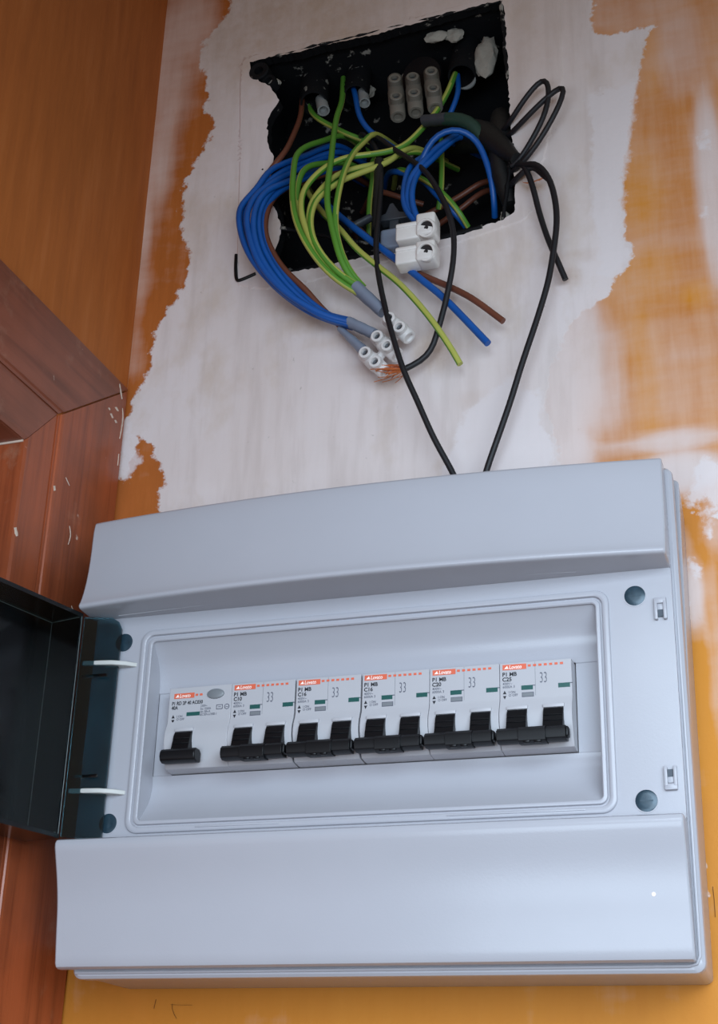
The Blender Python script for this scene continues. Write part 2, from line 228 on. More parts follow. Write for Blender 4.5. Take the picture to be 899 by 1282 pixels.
def attr(nt, name):
    a = N(nt, 'ShaderNodeAttribute'); a.attribute_name = name
    return a.outputs['Fac']

def wall_paint(name, plain=False):
    m, nt, b = nodes(name)
    v = coords(nt)
    streak = noise_(nt, coords(nt, (1, 1, 0.12)), 90, 4, 0.6)
    cross = noise_(nt, coords(nt, (0.25, 1, 0.8)), 45, 4, 0.6)
    cloud = noise_(nt, v, 9, 3, 0.5)
    fine = noise_(nt, v, 160, 5, 0.65)
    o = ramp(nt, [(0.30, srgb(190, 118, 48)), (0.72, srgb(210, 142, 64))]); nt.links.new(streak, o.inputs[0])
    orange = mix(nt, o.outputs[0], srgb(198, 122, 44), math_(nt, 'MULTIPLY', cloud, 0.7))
    duller = ramp(nt, [(0.30, srgb(164, 90, 40)), (0.55, srgb(182, 102, 46)), (0.78, srgb(194, 116, 62))]); nt.links.new(streak, duller.inputs[0])
    duller = mix(nt, duller.outputs[0], srgb(160, 92, 34), math_(nt, 'MULTIPLY', cloud, 0.6))
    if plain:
        out = duller
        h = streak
    else:
        # bare plaster with pinkish and grey patches
        p = ramp(nt, [(0.30, srgb(212, 198, 193)), (0.52, srgb(222, 211, 209)), (0.75, srgb(227, 218, 220))])
        nt.links.new(math_(nt, 'ADD', math_(nt, 'MULTIPLY', cloud, 0.7), math_(nt, 'MULTIPLY', streak, 0.3)), p.inputs[0])
        pit = ramp(nt, [(0.24, (1, 1, 1, 1)), (0.31, (0, 0, 0, 1))]); nt.links.new(fine, pit.inputs[0])
        plaster = mix(nt, p.outputs[0], srgb(150, 140, 130), math_(nt, 'MULTIPLY', pit.outputs[0], 0.5))
        blot = ramp(nt, [(0.52, (0, 0, 0, 1)), (0.68, (1, 1, 1, 1))]); nt.links.new(noise_(nt, coords(nt, (1, 1, 0.7)), 22, 5, 0.62), blot.inputs[0])
        plaster = mix(nt, plaster, srgb(196, 176, 156), math_(nt, 'MULTIPLY', blot.outputs[0], 0.45))
        brush = ramp(nt, [(0.36, (1, 1, 1, 1)), (0.5, (0, 0, 0, 1))]); nt.links.new(streak, brush.inputs[0])
        plaster = mix(nt, plaster, srgb(186, 174, 170), math_(nt, 'MULTIPLY', brush.outputs[0], 0.2))
        plaster = mix(nt, plaster, srgb(172, 138, 102), math_(nt, 'MULTIPLY', attr(nt, 'stain_shade'), math_(nt, 'ADD', math_(nt, 'MULTIPLY', fine, 1.1), 0.2), True))
        orange2 = mix(nt, mix(nt, orange, duller, attr(nt, 'ruddy')), srgb(208, 136, 40), math_(nt, 'MULTIPLY', attr(nt, 'deep'), 0.85))
        # thin plaster smeared over the paint
        wn = math_(nt, 'ADD', math_(nt, 'MULTIPLY', attr(nt, 'wash'), 1.25), math_(nt, 'MULTIPLY', math_(nt, 'SUBTRACT', math_(nt, 'ADD', math_(nt, 'MULTIPLY', cross, 0.6), math_(nt, 'MULTIPLY', streak, 0.4)), 0.5), 1.5))
        wr = ramp(nt, [(0.10, (0, 0, 0, 1)), (0.95, (0.92, 0.92, 0.92, 1))]); nt.links.new(wn, wr.inputs[0])
        smear = mix(nt, orange2, srgb(214, 186, 174), wr.outputs[0])
        # ragged edge of the paint
        d = math_(nt, 'ADD', attr(nt, 'paint'), math_(nt, 'MULTIPLY', math_(nt, 'SUBTRACT', math_(nt, 'ADD', math_(nt, 'MULTIPLY', fine, 0.5), math_(nt, 'MULTIPLY', noise_(nt, v, 55, 4), 0.5)), 0.5), 0.028))
        er = ramp(nt, [(0.497, (0, 0, 0, 1)), (0.512, (1, 1, 1, 1))]); nt.links.new(math_(nt, 'ADD', math_(nt, 'MULTIPLY', d, 8.0), 0.5, True), er.inputs[0])
        thin = math_(nt, 'MULTIPLY', math_(nt, 'SUBTRACT', attr(nt, 'wash'), 0.5), 2.0, True)
        out = mix(nt, plaster, smear, math_(nt, 'MULTIPLY', er.outputs[0], math_(nt, 'SUBTRACT', 1.0, math_(nt, 'MULTIPLY', thin, 0.85))))
        dw = math_(nt, 'ADD', attr(nt, 'white'), math_(nt, 'MULTIPLY', math_(nt, 'SUBTRACT', fine, 0.5), 0.014))
        rw = ramp(nt, [(0.49, (0, 0, 0, 1)), (0.515, (1, 1, 1, 1))]); nt.links.new(math_(nt, 'ADD', math_(nt, 'MULTIPLY', dw, 8.0), 0.5, True), rw.inputs[0])
        out = mix(nt, out, srgb(224, 216, 217), math_(nt, 'MULTIPLY', rw.outputs[0], 0.75))
        h = math_(nt, 'ADD', math_(nt, 'MULTIPLY', fine, 0.5), math_(nt, 'SUBTRACT', math_(nt, 'MULTIPLY', cross, 0.8), math_(nt, 'MULTIPLY', er.outputs[0], 0.35)))
    nt.links.new(out, b.inputs['Base Color'])
    b.inputs['Roughness'].default_value = 0.62; b.inputs['Specular IOR Level'].default_value = 0.3
    bump(nt, b, h, 0.35, 0.0012)
    return m
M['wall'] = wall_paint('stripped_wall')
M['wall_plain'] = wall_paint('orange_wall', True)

# ------------------------------------------------------------------ mesh helpers
def link(name, bm, mats, parent=None, smooth=True, angle=35, bevel=0.0):
    me = bpy.data.meshes.new(name)
    bmesh.ops.remove_doubles(bm, verts=bm.verts, dist=1e-4)
    bmesh.ops.recalc_face_normals(bm, faces=bm.faces)
    for v in bm.verts: v.co *= MM
    bm.to_mesh(me); bm.free()
    o = bpy.data.objects.new(name, me); col.objects.link(o)
    for m in (mats if isinstance(mats, (list, tuple)) else [mats]): me.materials.append(m)
    if smooth:
        me.polygons.foreach_set('use_smooth', [True] * len(me.polygons))
        me.set_sharp_from_angle(angle=math.radians(angle))
    if bevel:
        md = o.modifiers.new('soft_edges', 'BEVEL'); md.width = bevel * MM; md.segments = 2
        md.limit_method = 'ANGLE'; md.angle_limit = math.radians(40)
    if parent is not None: parent_to(o, parent)
    return o

def parent_to(o, p):
    o.parent = p
    bpy.context.view_layer.update()
    o.matrix_parent_inverse = p.matrix_world.inverted()

def tag(o, label, cat, group=None):
    o['label'] = label; o['category'] = cat
    if group: o['group'] = group
    return o

def empty(name, loc, label=None, cat=None, group=None):
    o = bpy.data.objects.new(name, None); col.objects.link(o)
    o.location = Vector(loc) * MM; o.empty_display_size = 0.01
    if label: tag(o, label, cat, group)
    bpy.context.view_layer.update()
    return o

def structure(o):
    o['kind'] = 'structure'; return o

def add_box(bm, x0, x1, y0, y1, z0, z1, bev=0.0, seg=2, mi=0):
    vs = [bm.verts.new((x, y, z)) for x in (x0, x1) for y in (y0, y1) for z in (z0, z1)]
    fs = [bm.faces.new([vs[i] for i in q]) for q in ((0, 1, 3, 2), (4, 6, 7, 5), (0, 4, 5, 1), (2, 3, 7, 6), (0, 2, 6, 4), (1, 5, 7, 3))]
    for f in fs: f.material_index = mi
    if bev:
        es = list({e for f in fs for e in f.edges})
        r = bmesh.ops.bevel(bm, geom=es, offset=bev, segments=seg, affect='EDGES', profile=0.5)
        for f in r['faces']: f.material_index = mi
    return vs

def add_prism_x(bm, prof, x0, x1, mi=0):
    a = [bm.verts.new((x0, y, z)) for y, z in prof]; b = [bm.verts.new((x1, y, z)) for y, z in prof]
    n = len(prof)
    fs = [bm.faces.new((a[i], a[(i + 1) % n], b[(i + 1) % n], b[i])) for i in range(n)]
    fs += [bm.faces.new(a[::-1]), bm.faces.new(b)]
    for f in fs: f.material_index = mi

def add_prism_z(bm, prof, z0, z1):
    a = [bm.verts.new((x, y, z0)) for x, y in prof]; b = [bm.verts.new((x, y, z1)) for x, y in prof]
    n = len(prof)
    for i in range(n): bm.faces.new((a[i], a[(i + 1) % n], b[(i + 1) % n], b[i]))
    bm.faces.new(a[::-1]); bm.faces.new(b)

def add_prism_y(bm, prof, y0, y1):
    a = [bm.verts.new((x, y0, z)) for x, z in prof]; b = [bm.verts.new((x, y1, z)) for x, z in prof]
    n = len(prof)
    for i in range(n): bm.faces.new((a[i], a[(i + 1) % n], b[(i + 1) % n], b[i]))
    bm.faces.new(a[::-1]); bm.faces.new(b)

def basis(d):
    d = Vector(d).normalized()
    u = d.cross(Vector((0, 0, 1)))
    if u.length < 1e-3: u = d.cross(Vector((1, 0, 0)))
    u.normalize()
    return d, u, d.cross(u).normalized()

def add_lathe(bm, prof, origin, axis, seg=20, mi=0, sx=1.0):
    """prof: (radius, along) pairs; ends on the axis are closed with a fan"""
    d, u, w = basis(axis); o = Vector(origin); rings = []
    for r, t in prof:
        if r <= 1e-6: rings.append([bm.verts.new(o + d * t)])
        else: rings.append([bm.verts.new(o + d * t + (u * math.cos(a) * sx + w * math.sin(a)) * r) for a in [2 * math.pi * k / seg for k in range(seg)]])
    for A, B in zip(rings, rings[1:]):
        for k in range(seg):
            q = [A[k % len(A)], A[(k + 1) % len(A)], B[(k + 1) % len(B)], B[k % len(B)]]
            q = list(dict.fromkeys(q))
            if len(q) > 2: bm.faces.new(q).material_index = mi

def rr(x0, x1, z0, z1, r, n=5):
    pts = []
    for cx, cz, a0 in ((x1 - r, z1 - r, 0), (x0 + r, z1 - r, 90), (x0 + r, z0 + r, 180), (x1 - r, z0 + r, 270)):
        for k in range(n + 1):
            a = math.radians(a0 + 90 * k / n); pts.append((cx + r * math.cos(a), cz + r * math.sin(a)))
    return pts

def loft(bm, loops, closed=False):
    L = [[bm.verts.new(p) for p in l] for l in loops]
    pairs = list(zip(L, L[1:])) + ([(L[-1], L[0])] if closed else [])
    for A, B in pairs:
        n = len(A)
        for k in range(n): bm.faces.new((A[k], A[(k + 1) % n], B[(k + 1) % n], B[k]))
    return L

def smooth_path(pts, step=4.0):
    P = [Vector(p) for p in pts]
    P = [P[0] * 2 - P[1]] + P + [P[-1] * 2 - P[-2]]
    out = []
    for i in range(1, len(P) - 2):
        a, b, c, d = P[i - 1:i + 3]
        n = max(2, int((c - b).length / step))
        for k in range(n):
            t = k / n
            out.append(0.5 * ((2 * b) + (c - a) * t + (2 * a - 5 * b + 4 * c - d) * t * t + (3 * b - a - 3 * c + d) * t ** 3))
    out.append(P[-2])
    for _ in range(2):
        out = [out[0]] + [(out[i - 1] + out[i] * 2 + out[i + 1]) / 4 for i in range(1, len(out) - 1)] + [out[-1]]
    return out

def add_tube(bm, path, r, seg=10, stripe=None, mi=0, flat=1.0):
    """stripe=(start, width, twist): faces within that angle take material 1"""
    rings = []; t0 = (path[1] - path[0]).normalized()
    _, u, _ = basis(t0)
    for i, p in enumerate(path):
        t = (path[min(i + 1, len(path) - 1)] - path[max(i - 1, 0)]).normalized()
        u = (u - t * u.dot(t)).normalized(); w = t.cross(u)
        rad = r[i] if isinstance(r, list) else r
        rings.append([bm.verts.new(p + (u * math.cos(a) + w * math.sin(a) * flat) * rad) for a in [2 * math.pi * k / seg for k in range(seg)]])
    for j, (A, B) in enumerate(zip(rings, rings[1:])):
        for k in range(seg):
            f = bm.faces.new((A[k], A[(k + 1) % seg], B[(k + 1) % seg], B[k])); f.material_index = mi
            if stripe:
                a = (2 * math.pi * k / seg + stripe[0] + stripe[2] * j) % (2 * math.pi)
                if a < stripe[1]: f.material_index = 1
    bm.faces.new(rings[0][::-1]).material_index = mi; bm.faces.new(rings[-1]).material_index = mi

def wire(name, pts, r, mats, label=None, cat='wire', group=None, parent=None, stripe=None, seg=10, step=4.0):
    bm = bmesh.new(); add_tube(bm, smooth_path(pts, step), r, seg, stripe)
    o = link(name, bm, mats, parent, angle=60)
    if label: tag(o, label, cat, group)
    return o

def text_mesh(name, body, x, z, size, mat, parent, y=-0.12, squeeze=1.0, bold=0.0, align='LEFT', italic=0.0):
    c = bpy.data.curves.new(name, 'FONT'); c.body = body; c.size = size; c.align_x = align; c.space_line = 0.9
    c.offset = bold; c.shear = italic; c.resolution_u = 3
    t = bpy.data.objects.new(name, c); col.objects.link(t)
    dg = bpy.context.evaluated_depsgraph_get()
    me = bpy.data.meshes.new_from_object(t.evaluated_get(dg))
    bpy.data.objects.remove(t); bpy.data.curves.remove(c)
    for v in me.vertices:
        v.co = Vector(((x + v.co.x * squeeze) * MM, y * MM, (z + v.co.y) * MM))
    o = bpy.data.objects.new(name, me); col.objects.link(o)
    me.materials.clear(); me.materials.append(mat)
    parent_to(o, parent)
    return o

def sd_poly(px, pz, poly):
    """signed distance, positive inside"""
    d = 1e18; inside = False; n = len(poly); j = n - 1
    for i in range(n):
        ax, az = poly[j]; bx, bz = poly[i]
        ex, ez = bx - ax, bz - az; wx, wz = px - ax, pz - az
        L = ex * ex + ez * ez
        t = max(0.0, min(1.0, (wx * ex + wz * ez) / L)) if L else 0.0
        qx, qz = wx - ex * t, wz - ez * t
        d = min(d, qx * qx + qz * qz)
        if (az > pz) != (bz > pz) and px < ax + ex * (pz - az) / ez: inside = not inside
        j = i
    return math.sqrt(d) * (1 if inside else -1)

# ================================================================== SETTING
# ---- back wall with the ragged opening for the junction box
def build_back_wall():
    hole = [(p[0], p[2]) for p in D['hole']]
    # ragged rim: subdivide and jitter
    rnd = random.Random(7); H = []
    for i, a in enumerate(hole):
        b = hole[(i + 1) % len(hole)]
        n = max(1, int(math.hypot(b[0] - a[0], b[1] - a[1]) / 2.2))
        for k in range(n):
            t = k / n; j = 0.0 if k == 0 else 0.65
            H.append((a[0] + (b[0] - a[0]) * t + rnd.uniform(-j, j), a[1] + (b[1] - a[1]) * t + rnd.uniform(-j, j)))
    xs = [-78 + 4.0 * i for i in range(124)]; zs = [-420 + 4.0 * i for i in range(281)]
    pts = [(x, z) for x in xs for z in zs if sd_poly(x, z, hole) < -2.5]
    base = len(H)
    P0 = [(p[0], p[2]) for p in D['patch']]; PP = []
    for i, a in enumerate(P0):
        c = P0[(i + 1) % len(P0)]; L = math.hypot(c[0] - a[0], c[1] - a[1]); n = max(1, int(L / 4))
        nx, nz = (c[1] - a[1]) / L, -(c[0] - a[0]) / L
        for k in range(n):
            t = (k + .5) / n; x = a[0] + (c[0] - a[0]) * t; z = a[1] + (c[1] - a[1]) * t
            PP += [(x + nx * .45, z + nz * .45), (x - nx * .45, z - nz * .45)]
    pts = [p for p in pts if abs(sd_poly(p[0], p[1], P0)) > 1.2] + [p for p in PP if sd_poly(p[0], p[1], hole) < -2.0]
    coords2 = [Vector(p) for p in H] + [Vector(p) for p in pts]
    edges = [(i, (i + 1) % base) for i in range(base)]
    vo, eo, fo, _, _, _ = delaunay_2d_cdt(coords2, edges, [], 0, 1e-4)
    # which side of the wall each triangle is on
    faces = []
    for f in fo:
        cx = sum(vo[i].x for i in f) / len(f); cz = sum(vo[i].y for i in f) / len(f)
        if sd_poly(cx, cz, H) < 0: faces.append(list(f))
    rel = rnd.random
    verts = []
    patch = [(p[0], p[2]) for p in D['patch']]
    for v in vo:
        x, z = v.x, v.y
        s = sd_poly(x, z, patch)
        lift = -0.9 * max(0.0, min(1.0, (s + 0.5) / 1.0))            # the later plaster patch around the box stands slightly proud
        y = 60 + 0.5 * noise.noise(Vector((x * .02, z * .02, 0))) + lift + 0.5
        verts.append((x * MM, y * MM, z * MM))
    nv = len(verts)
    # thickness of the plaster around the opening
    rim_f, rim_b = [], []
    for i in range(base):
        x, z = H[i]; verts.append((x * MM, 67 * MM, z * MM))
    for i in range(base):
        j = (i + 1) % base; faces.append([i, j, nv + j, nv + i])
    me = bpy.data.meshes.new('wall_back'); me.from_pydata(verts, [], faces); me.update()
    polys = {k: D['p_' + k] for k in ('orange_left', 'orange_left_low', 'orange_right', 'orange_low', 'peach_top')}
    def soft(lst, x, z):
        t = 0.0
        for cx, cz, a, b, s in lst:
            q = ((x - cx) / a) ** 2 + ((z - cz) / b) ** 2
            if q < 6: t = max(t, s * math.exp(-q * q * 0.5))
        return t
    vals = {k: [] for k in ('paint', 'wash', 'deep', 'white', 'stain_shade', 'ruddy')}
    for k in vals: me.attributes.new(k, 'FLOAT', 'POINT')
    for x, y, z in verts:
        x /= MM; z /= MM
        pd = max(sd_poly(x, z, p) for p in polys.values())
        vals['paint'].append(max(-80, min(80, pd)) * MM)
        pt = sd_poly(x, z, polys['peach_top'])
        vals['wash'].append(max(soft(D['wash'], x, z), 0.45 * max(0, min(1, (pt + 3) / 6)), 0.30 * max(0.0, min(1.0, (z - 100) / 40)) if x > 60 else 0.0))
        vals['ruddy'].append(max(0.0, min(1.0, (90 - x) / 120)))  # orange turns redder and duller towards the left
        vals['deep'].append(soft(D['deep'], x, z) if z > -60 else 0.75)
        vals['white'].append(max(-20, max(sd_poly(x, z, w) for w in D['white'])) * MM)
        vals['stain_shade'].append(soft(D['stain_shade'], x, z))  # brown wall stains, plus soft wire shadow painted in below the blue bundle
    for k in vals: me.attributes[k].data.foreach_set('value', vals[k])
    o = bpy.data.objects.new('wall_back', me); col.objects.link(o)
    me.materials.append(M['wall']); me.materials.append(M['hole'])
    nf = len(faces)
    for k in range(nf - base, nf): me.polygons[k].material_index = 1
    return structure(o)
wall_back = build_back_wall()

# ---- left wall with a door opening
bm = bmesh.new()
def quad_yz(bm, y0, y1, z0, z1, x=-78.0):
    bm.faces.new([bm.verts.new((x, y, z)) for y, z in ((y0, z0), (y1, z0), (y1, z1), (y0, z1))])
quad_yz(bm, -900, 60.5, 163, 704); quad_yz(bm, -16, 60.5, -420, 163)
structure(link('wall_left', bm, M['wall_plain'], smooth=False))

# ---- door surround: cross-head and upright architraves, inner moulding, reveal
bm = bmesh.new()
# upright architrave: profile in (y, x), runs along z
prof = [(58.6, -78.3), (58.6, -77.0), (57.4, -76), (-11, -76), (-13, -76.3), (-13.6, -77.2), (-15.7, -77.2), (-15.7, -78.3)]
a = [bm.verts.new((x, y, -420)) for y, x in prof]; b = [bm.verts.new((x, y, 162.9 + (y + 15.7) * 55 / 74.3)) for y, x in prof]
for i in range(len(prof)): bm.faces.new((a[i], a[(i + 1) % len(prof)], b[(i + 1) % len(prof)], b[i]))
bm.faces.new(a); bm.faces.new(b)
architrave_upright = structure(link('trim_1', bm, M['wood_z'], smooth=False))
bm = bmesh.new()
prof = [(219.5, -78.3), (219.5, -76.8), (218.4, -75.8), (169, -75.8), (167, -76.2), (166.2, -77.2), (164.0, -77.2), (164.0, -78.3)]
a = [bm.verts.new((x, -900, z)) for z, x in prof]; b = [bm.verts.new((x, -15.7 + (z - 164.0) * 74.3 / 55, z + 0.2)) for z, x in prof]
for i in range(len(prof)): bm.faces.new((a[i], a[(i + 1) % len(prof)], b[(i + 1) % len(prof)], b[i]))
bm.faces.new(a); bm.faces.new(b)
architrave_head = structure(link('trim_2', bm, M['wood_y'], smooth=False))

door = empty('door_1', (-150, -300, -420)); structure(door)
bm = bmesh.new()
prof = [(-15.8, -79.5), (-15.8, -77.8), (-17, -77.5), (-42, -77.5), (-44.2, -78.2), (-44.2, -79.5)]
a = [bm.verts.new((x, y, -420)) for y, x in prof]; b = [bm.verts.new((x, y, 163.8 + (y + 15.8) * 1.06)) for y, x in prof]
for i in range(len(prof)): bm.faces.new((a[i], a[(i + 1) % len(prof)], b[(i + 1) % len(prof)], b[i]))
bm.faces.new(a); bm.faces.new(b)
link('frame_upright', bm, M['wood_z'], door, smooth=False)
bm = bmesh.new()
prof = [(163.8, -79.5), (163.8, -77.8), (162.6, -77.5), (136, -77.5), (133.6, -78.3), (133.6, -79.5)]
a = [bm.verts.new((x, -900, z)) for z, x in prof]; b = [bm.verts.new((x, -16 + (z - 163.8) / 1.06, z + .25)) for z, x in prof]
for i in range(len(prof)): bm.faces.new((a[i], a[(i + 1) % len(prof)], b[(i + 1) % len(prof)], b[i]))
bm.faces.new(a); bm.faces.new(b)
link('frame_head', bm, M['wood_y'], door, smooth=False)
bm = bmesh.new(); add_box(bm, -210, -79.5, -44.2, -16, -420, 133.6); link('jamb', bm, M['wood_z'], door, smooth=False)
bm = bmesh.new(); add_box(bm, -210, -79.5, -900, -16, 133.6, 163); link('soffit', bm, M['wood_y'], door, smooth=False)
bm = bmesh.new()
add_box(bm, -205, -170, -860, -44.4, -420, 133.4, 1.0)
link('door_leaf', bm, M['wood_z'], door, smooth=False)
bm = bmesh.new(); add_box(bm, -170.2, -166, -140, -128, -420, 133.4, 1.5); link('door_bead', bm, M['wood_z'], door, smooth=False)
wire('paint_line', [(-79, -44.5, 133.3), (-95, -44.6, 133.0), (-112, -44.4, 133.3), (-150, -44.5, 133.2)], .7, M['old_white'], parent=door)

def chip(parent, x, pts, r, k):
    bm = bmesh.new(); p = smooth_path([(x, y, z) for y, z in pts], 1.5)
    n = len(p); rad = [r * (.45 + .55 * math.sin(math.pi * (i + .6) / (n + .2))) * (1 + .25 * math.sin(i * 2.3 + k)) for i in range(n)]
    rings = []
    for q_, rr_ in zip(p, rad):
        rings.append([bm.verts.new((q_.x + .35 * math.cos(a), q_.y + rr_ * math.sin(a) * .9, q_.z + rr_ * math.sin(a) * .5)) for a in [k2 * math.pi / 3 for k2 in range(6)]])
    for A, B in zip(rings, rings[1:]):
        for i in range(6): bm.faces.new((A[i], A[(i + 1) % 6], B[(i + 1) % 6], B[i]))
    bm.faces.new(rings[0][::-1]); bm.faces.new(rings[-1])
    return link('paint_chip', bm, M['old_white'], parent)
for k, (pts, r) in enumerate((([(46.5, 216.5), (49, 212.5), (51.5, 208.5)], .8), ([(45, 199.5), (48.5, 198.4)], 1.6), ([(40, 192.5), (43, 190.8)], 1.4), ([(46, 191), (48, 190)], 1.5), ([(53.5, 203), (55.2, 198), (55.0, 190), (54, 182)], .9), ([(54.8, 172), (55, 164)], .5), ([(37, 195), (38.5, 194)], 1.0))):
    chip(architrave_head if k == 0 else architrave_upright, -75.8 if k == 0 else -76.0, pts, r, k)
for k, (pts, r) in enumerate((([(-12.6, 120), (-11.4, 117.5)], 1.2), ([(8, 104), (10.5, 99.5), (9, 93)], .5), ([(-2, 130), (3, 127)], .5), ([(20, 60), (26, 54)], .6))):
    chip(architrave_upright, -76.1, pts, r, k + 9)
chip(door, -77.6, [(-43, 82), (-40.5, 78)], 1.5, 21)

# pencil marks and a rusty spot low on the wall, under the enclosure
def wall_mark(name, pts, r, mat):
    bm = bmesh.new(); add_tube(bm, smooth_path([(x, 60.15, z) for x, z in pts], 2), r, 6, flat=0.25)
    return link(name, bm, mat, wall_back)
wall_mark('pencil_mark', [(-23.6, -147.5), (-23.9, -149.5), (-24.4, -152.2)], 0.3, M['pencil'])
wall_mark('pencil_mark', [(-15, -150.2), (-9, -150.4), (-3, -150.4)], 0.25, M['pencil'])
wall_mark('pencil_mark', [(-14, -149.8), (-14.2, -152.5), (-11.5, -156.5), (-11, -157)], 0.3, M['pencil'])
wall_mark('pencil_mark', [(262.6, -98), (262.9, -104), (262.8, -112)], 0.4, M['pencil'])
bm = bmesh.new(); add_tube(bm, smooth_path([(178.3, 60.1, 325.5), (182, 60, 322.8), (187, 60, 323.6), (192, 60.1, 325.6)], 2), [.5, 1.1, 1.5, 1.6, 1.4, 1.2, .8, .5] + [.5] * 9, 8, flat=.25)
link('paint_streak', bm, M['rust_paint'], wall_back)

# ================================================================== JUNCTION BOX IN THE WALL
jb = empty('junction_box', (82, 128, 290), 'open black plastic junction box sunk in the plaster above the grey-white enclosure', 'junction box')
q = [(p[0], p[2]) for p in D['boxq']]      # TL TR BR BL
def jq(y, g=0.0):
    cx = sum(p[0] for p in q) / 4; cz = sum(p[1] for p in q) / 4
    return [(cx + (x - cx) * (1 - g), y, cz + (z - cz) * (1 - g)) for x, z in q]
for i in range(4):
    j = (i + 1) % 4
    f0, b0, f1, b1 = jq(63), jq(128, 0.05), jq(63, -0.03), jq(128, 0.02)
    bm = bmesh.new(); v = [bm.verts.new(p) for p in (f0[i], f0[j], b0[j], b0[i], f1[i], f1[j], b1[j], b1[i])]
    for f in ((0, 1, 2, 3), (4, 7, 6, 5), (0, 4, 5, 1), (3, 2, 6, 7), (0, 3, 7, 4), (1, 5, 6, 2)): bm.faces.new([v[k] for k in f])
    link('box_side', bm, M['hole'], jb, smooth=False)
bm = bmesh.new(); v0 = [bm.verts.new(p) for p in jq(128, 0.0)]; v1 = [bm.verts.new(p) for p in jq(131, 0.0)]
bm.faces.new(v0); bm.faces.new(v1)
for i in range(4): bm.faces.new((v0[i], v0[(i + 1) % 4], v1[(i + 1) % 4], v1[i]))
link('box_back', bm, M['hole'], jb, smooth=False)
# the corner of the box rim that shows through the plaster at the lower left, and flakes of rim along the opening
wire('rim_corner', [(-8.6, 59.6, 308), (-8.2, 59.4, 297), (-7.0, 59.4, 288.6), (-5.2, 59.4, 287.6), (1, 59.4, 289.2), (6, 59.6, 291)], 1.1, M['black_plastic'], parent=jb, step=2)
def rim_strip(a, b, w, seedv):
    rnd = random.Random(seedv); n = max(4, int(math.hypot(b[0] - a[0], b[1] - a[1]) / 6))
    pts = [(a[0] + (b[0] - a[0]) * k / n + rnd.uniform(-.6, .6), 60.4 + rnd.uniform(-.5, .5), a[1] + (b[1] - a[1]) * k / n + rnd.uniform(-.6, .6)) for k in range(n + 1)]
    p = smooth_path(pts, 3); bm = bmesh.new()
    add_tube(bm, p, [w * rnd.uniform(.55, 1.2) for _ in p], 6)
    return link('rim_edge', bm, M['rim'], jb)
hp = [(p[0], p[2]) for p in D['hole']]
rim_strip(hp[1], hp[10], 1.3, 1); rim_strip(hp[10], hp[15], 1.4, 2); rim_strip(hp[17], hp[21], 1.5, 3); rim_strip(hp[22], hp[26], 1.6, 4); rim_strip(hp[26], hp[33], 1.4, 5)
# screw lug at the upper left corner
bm = bmesh.new(); add_lathe(bm, [(0, 3), (3.2, 3), (3.4, -1.6), (6.4, -2.2), (7.2, -1.2), (7.2, 6), (0, 6)], (-1.5, 60.5, 455.5), (0, 1, 0), 18)
link('screw_lug', bm, M['hole'], jb)
bm = bmesh.new(); add_lathe(bm, [(0, 3), (2.6, 3), (3.0, -1.2), (4.8, -1.6), (5.4, 0), (5.4, 6), (0, 6)], (5.5, 62, 446.5), (0.1, 1, 0), 16)
link('screw_lug', bm, M['hole'], jb)

def lump(name, c, r, parent, seedv, mat):
    bm = bmesh.new(); bmesh.ops.create_icosphere(bm, subdivisions=3, radius=1)
    for v in bm.verts:
        k = 1 + 0.35 * noise.noise(v.co * 1.8 + Vector((seedv, 0, 0)))
        v.co = Vector((c[0] + v.co.x * r[0] * k, c[1] + v.co.y * r[1] * k, c[2] + v.co.z * r[2] * k))
    return link(name, bm, mat, parent)
for i, (c, r) in enumerate([((152, 84, 449), (8, 4, 16)), ((120, 74, 466), (8, 3, 4)), ((132, 76, 466), (6, 3, 5)), ((8, 66, 448), (4, 3, 3)), ((166, 68, 307), (3, 3, 5)), ((96, 98, 460), (7, 3, 4)), ((62, 102, 456), (6, 3, 5))]):
    lump('plaster_lump', c, r, jb, i * 3.7, M['plaster_lump'])
lump('mortar_lump', (10, 70, 330), (8, 7, 24), jb, 11.0, M['hole']); lump('mortar_lump', (6, 66, 372), (7, 6, 12), jb, 15.0, M['hole'])

def conduit(c, tip, r, label, sheath=True):
    e = empty('conduit', c, label, 'conduit')
    d = (Vector(tip) - Vector(c)); L = d.length
    bm = bmesh.new()
    prof = [(r, 0)] + [(r + (0.5 if k % 2 else -0.2), L * k / 9) for k in range(1, 9)] + [(r, L), (r - 1.3, L), (r - 1.3, 2), (0, 2)]
    add_lathe(bm, prof, c, d, 22); link('tube', bm, M['hole'], e)
    # the cut edge, pale along one arc, and the end of the grey cable sheath
    dn = d.normalized(); e1 = (Vector((1, 0, 0)) - dn * dn.x).normalized(); e2 = (Vector((0, 1, 0)) - dn * dn.y - e1 * e1.y).normalized()
    bm = bmesh.new(); arc = [Vector(c) + dn * (L + .1) + (e1 * math.cos(a) + e2 * math.sin(a)) * (r - .7) for a in [math.radians(15 + 11 * k) for k in range(10)]]
    add_tube(bm, arc, [.3, .8, 1.2, 1.4, 1.5, 1.5, 1.3, 1.0, .7, .3], 8); link('cut_rim', bm, M['sheath'], e)
    if sheath:
        bm = bmesh.new(); s0 = Vector(c) + dn * (L - 6) + e1 * r * .45 + e2 * 2
        add_lathe(bm, [(0, -2), (r * .42, 0), (r * .45, 15), (r * .34, 15), (r * .3, 11), (0, 11)], s0, dn + e1 * .15, 14); link('cable_sheath', bm, M['sheath'], e)
    return e
conduit((27, 92, 470), (31, 82, 438), 9.5, 'black conduit stub entering the box at its upper left, brown wire inside')
conduit((58, 96, 470), (60, 86, 441), 8.5, 'black conduit stub between the left stub and the three-pole terminal block')
conduit((136, 96, 472), (135, 84, 437), 9.5, 'black conduit stub at the upper right of the box beside white plaster', False)
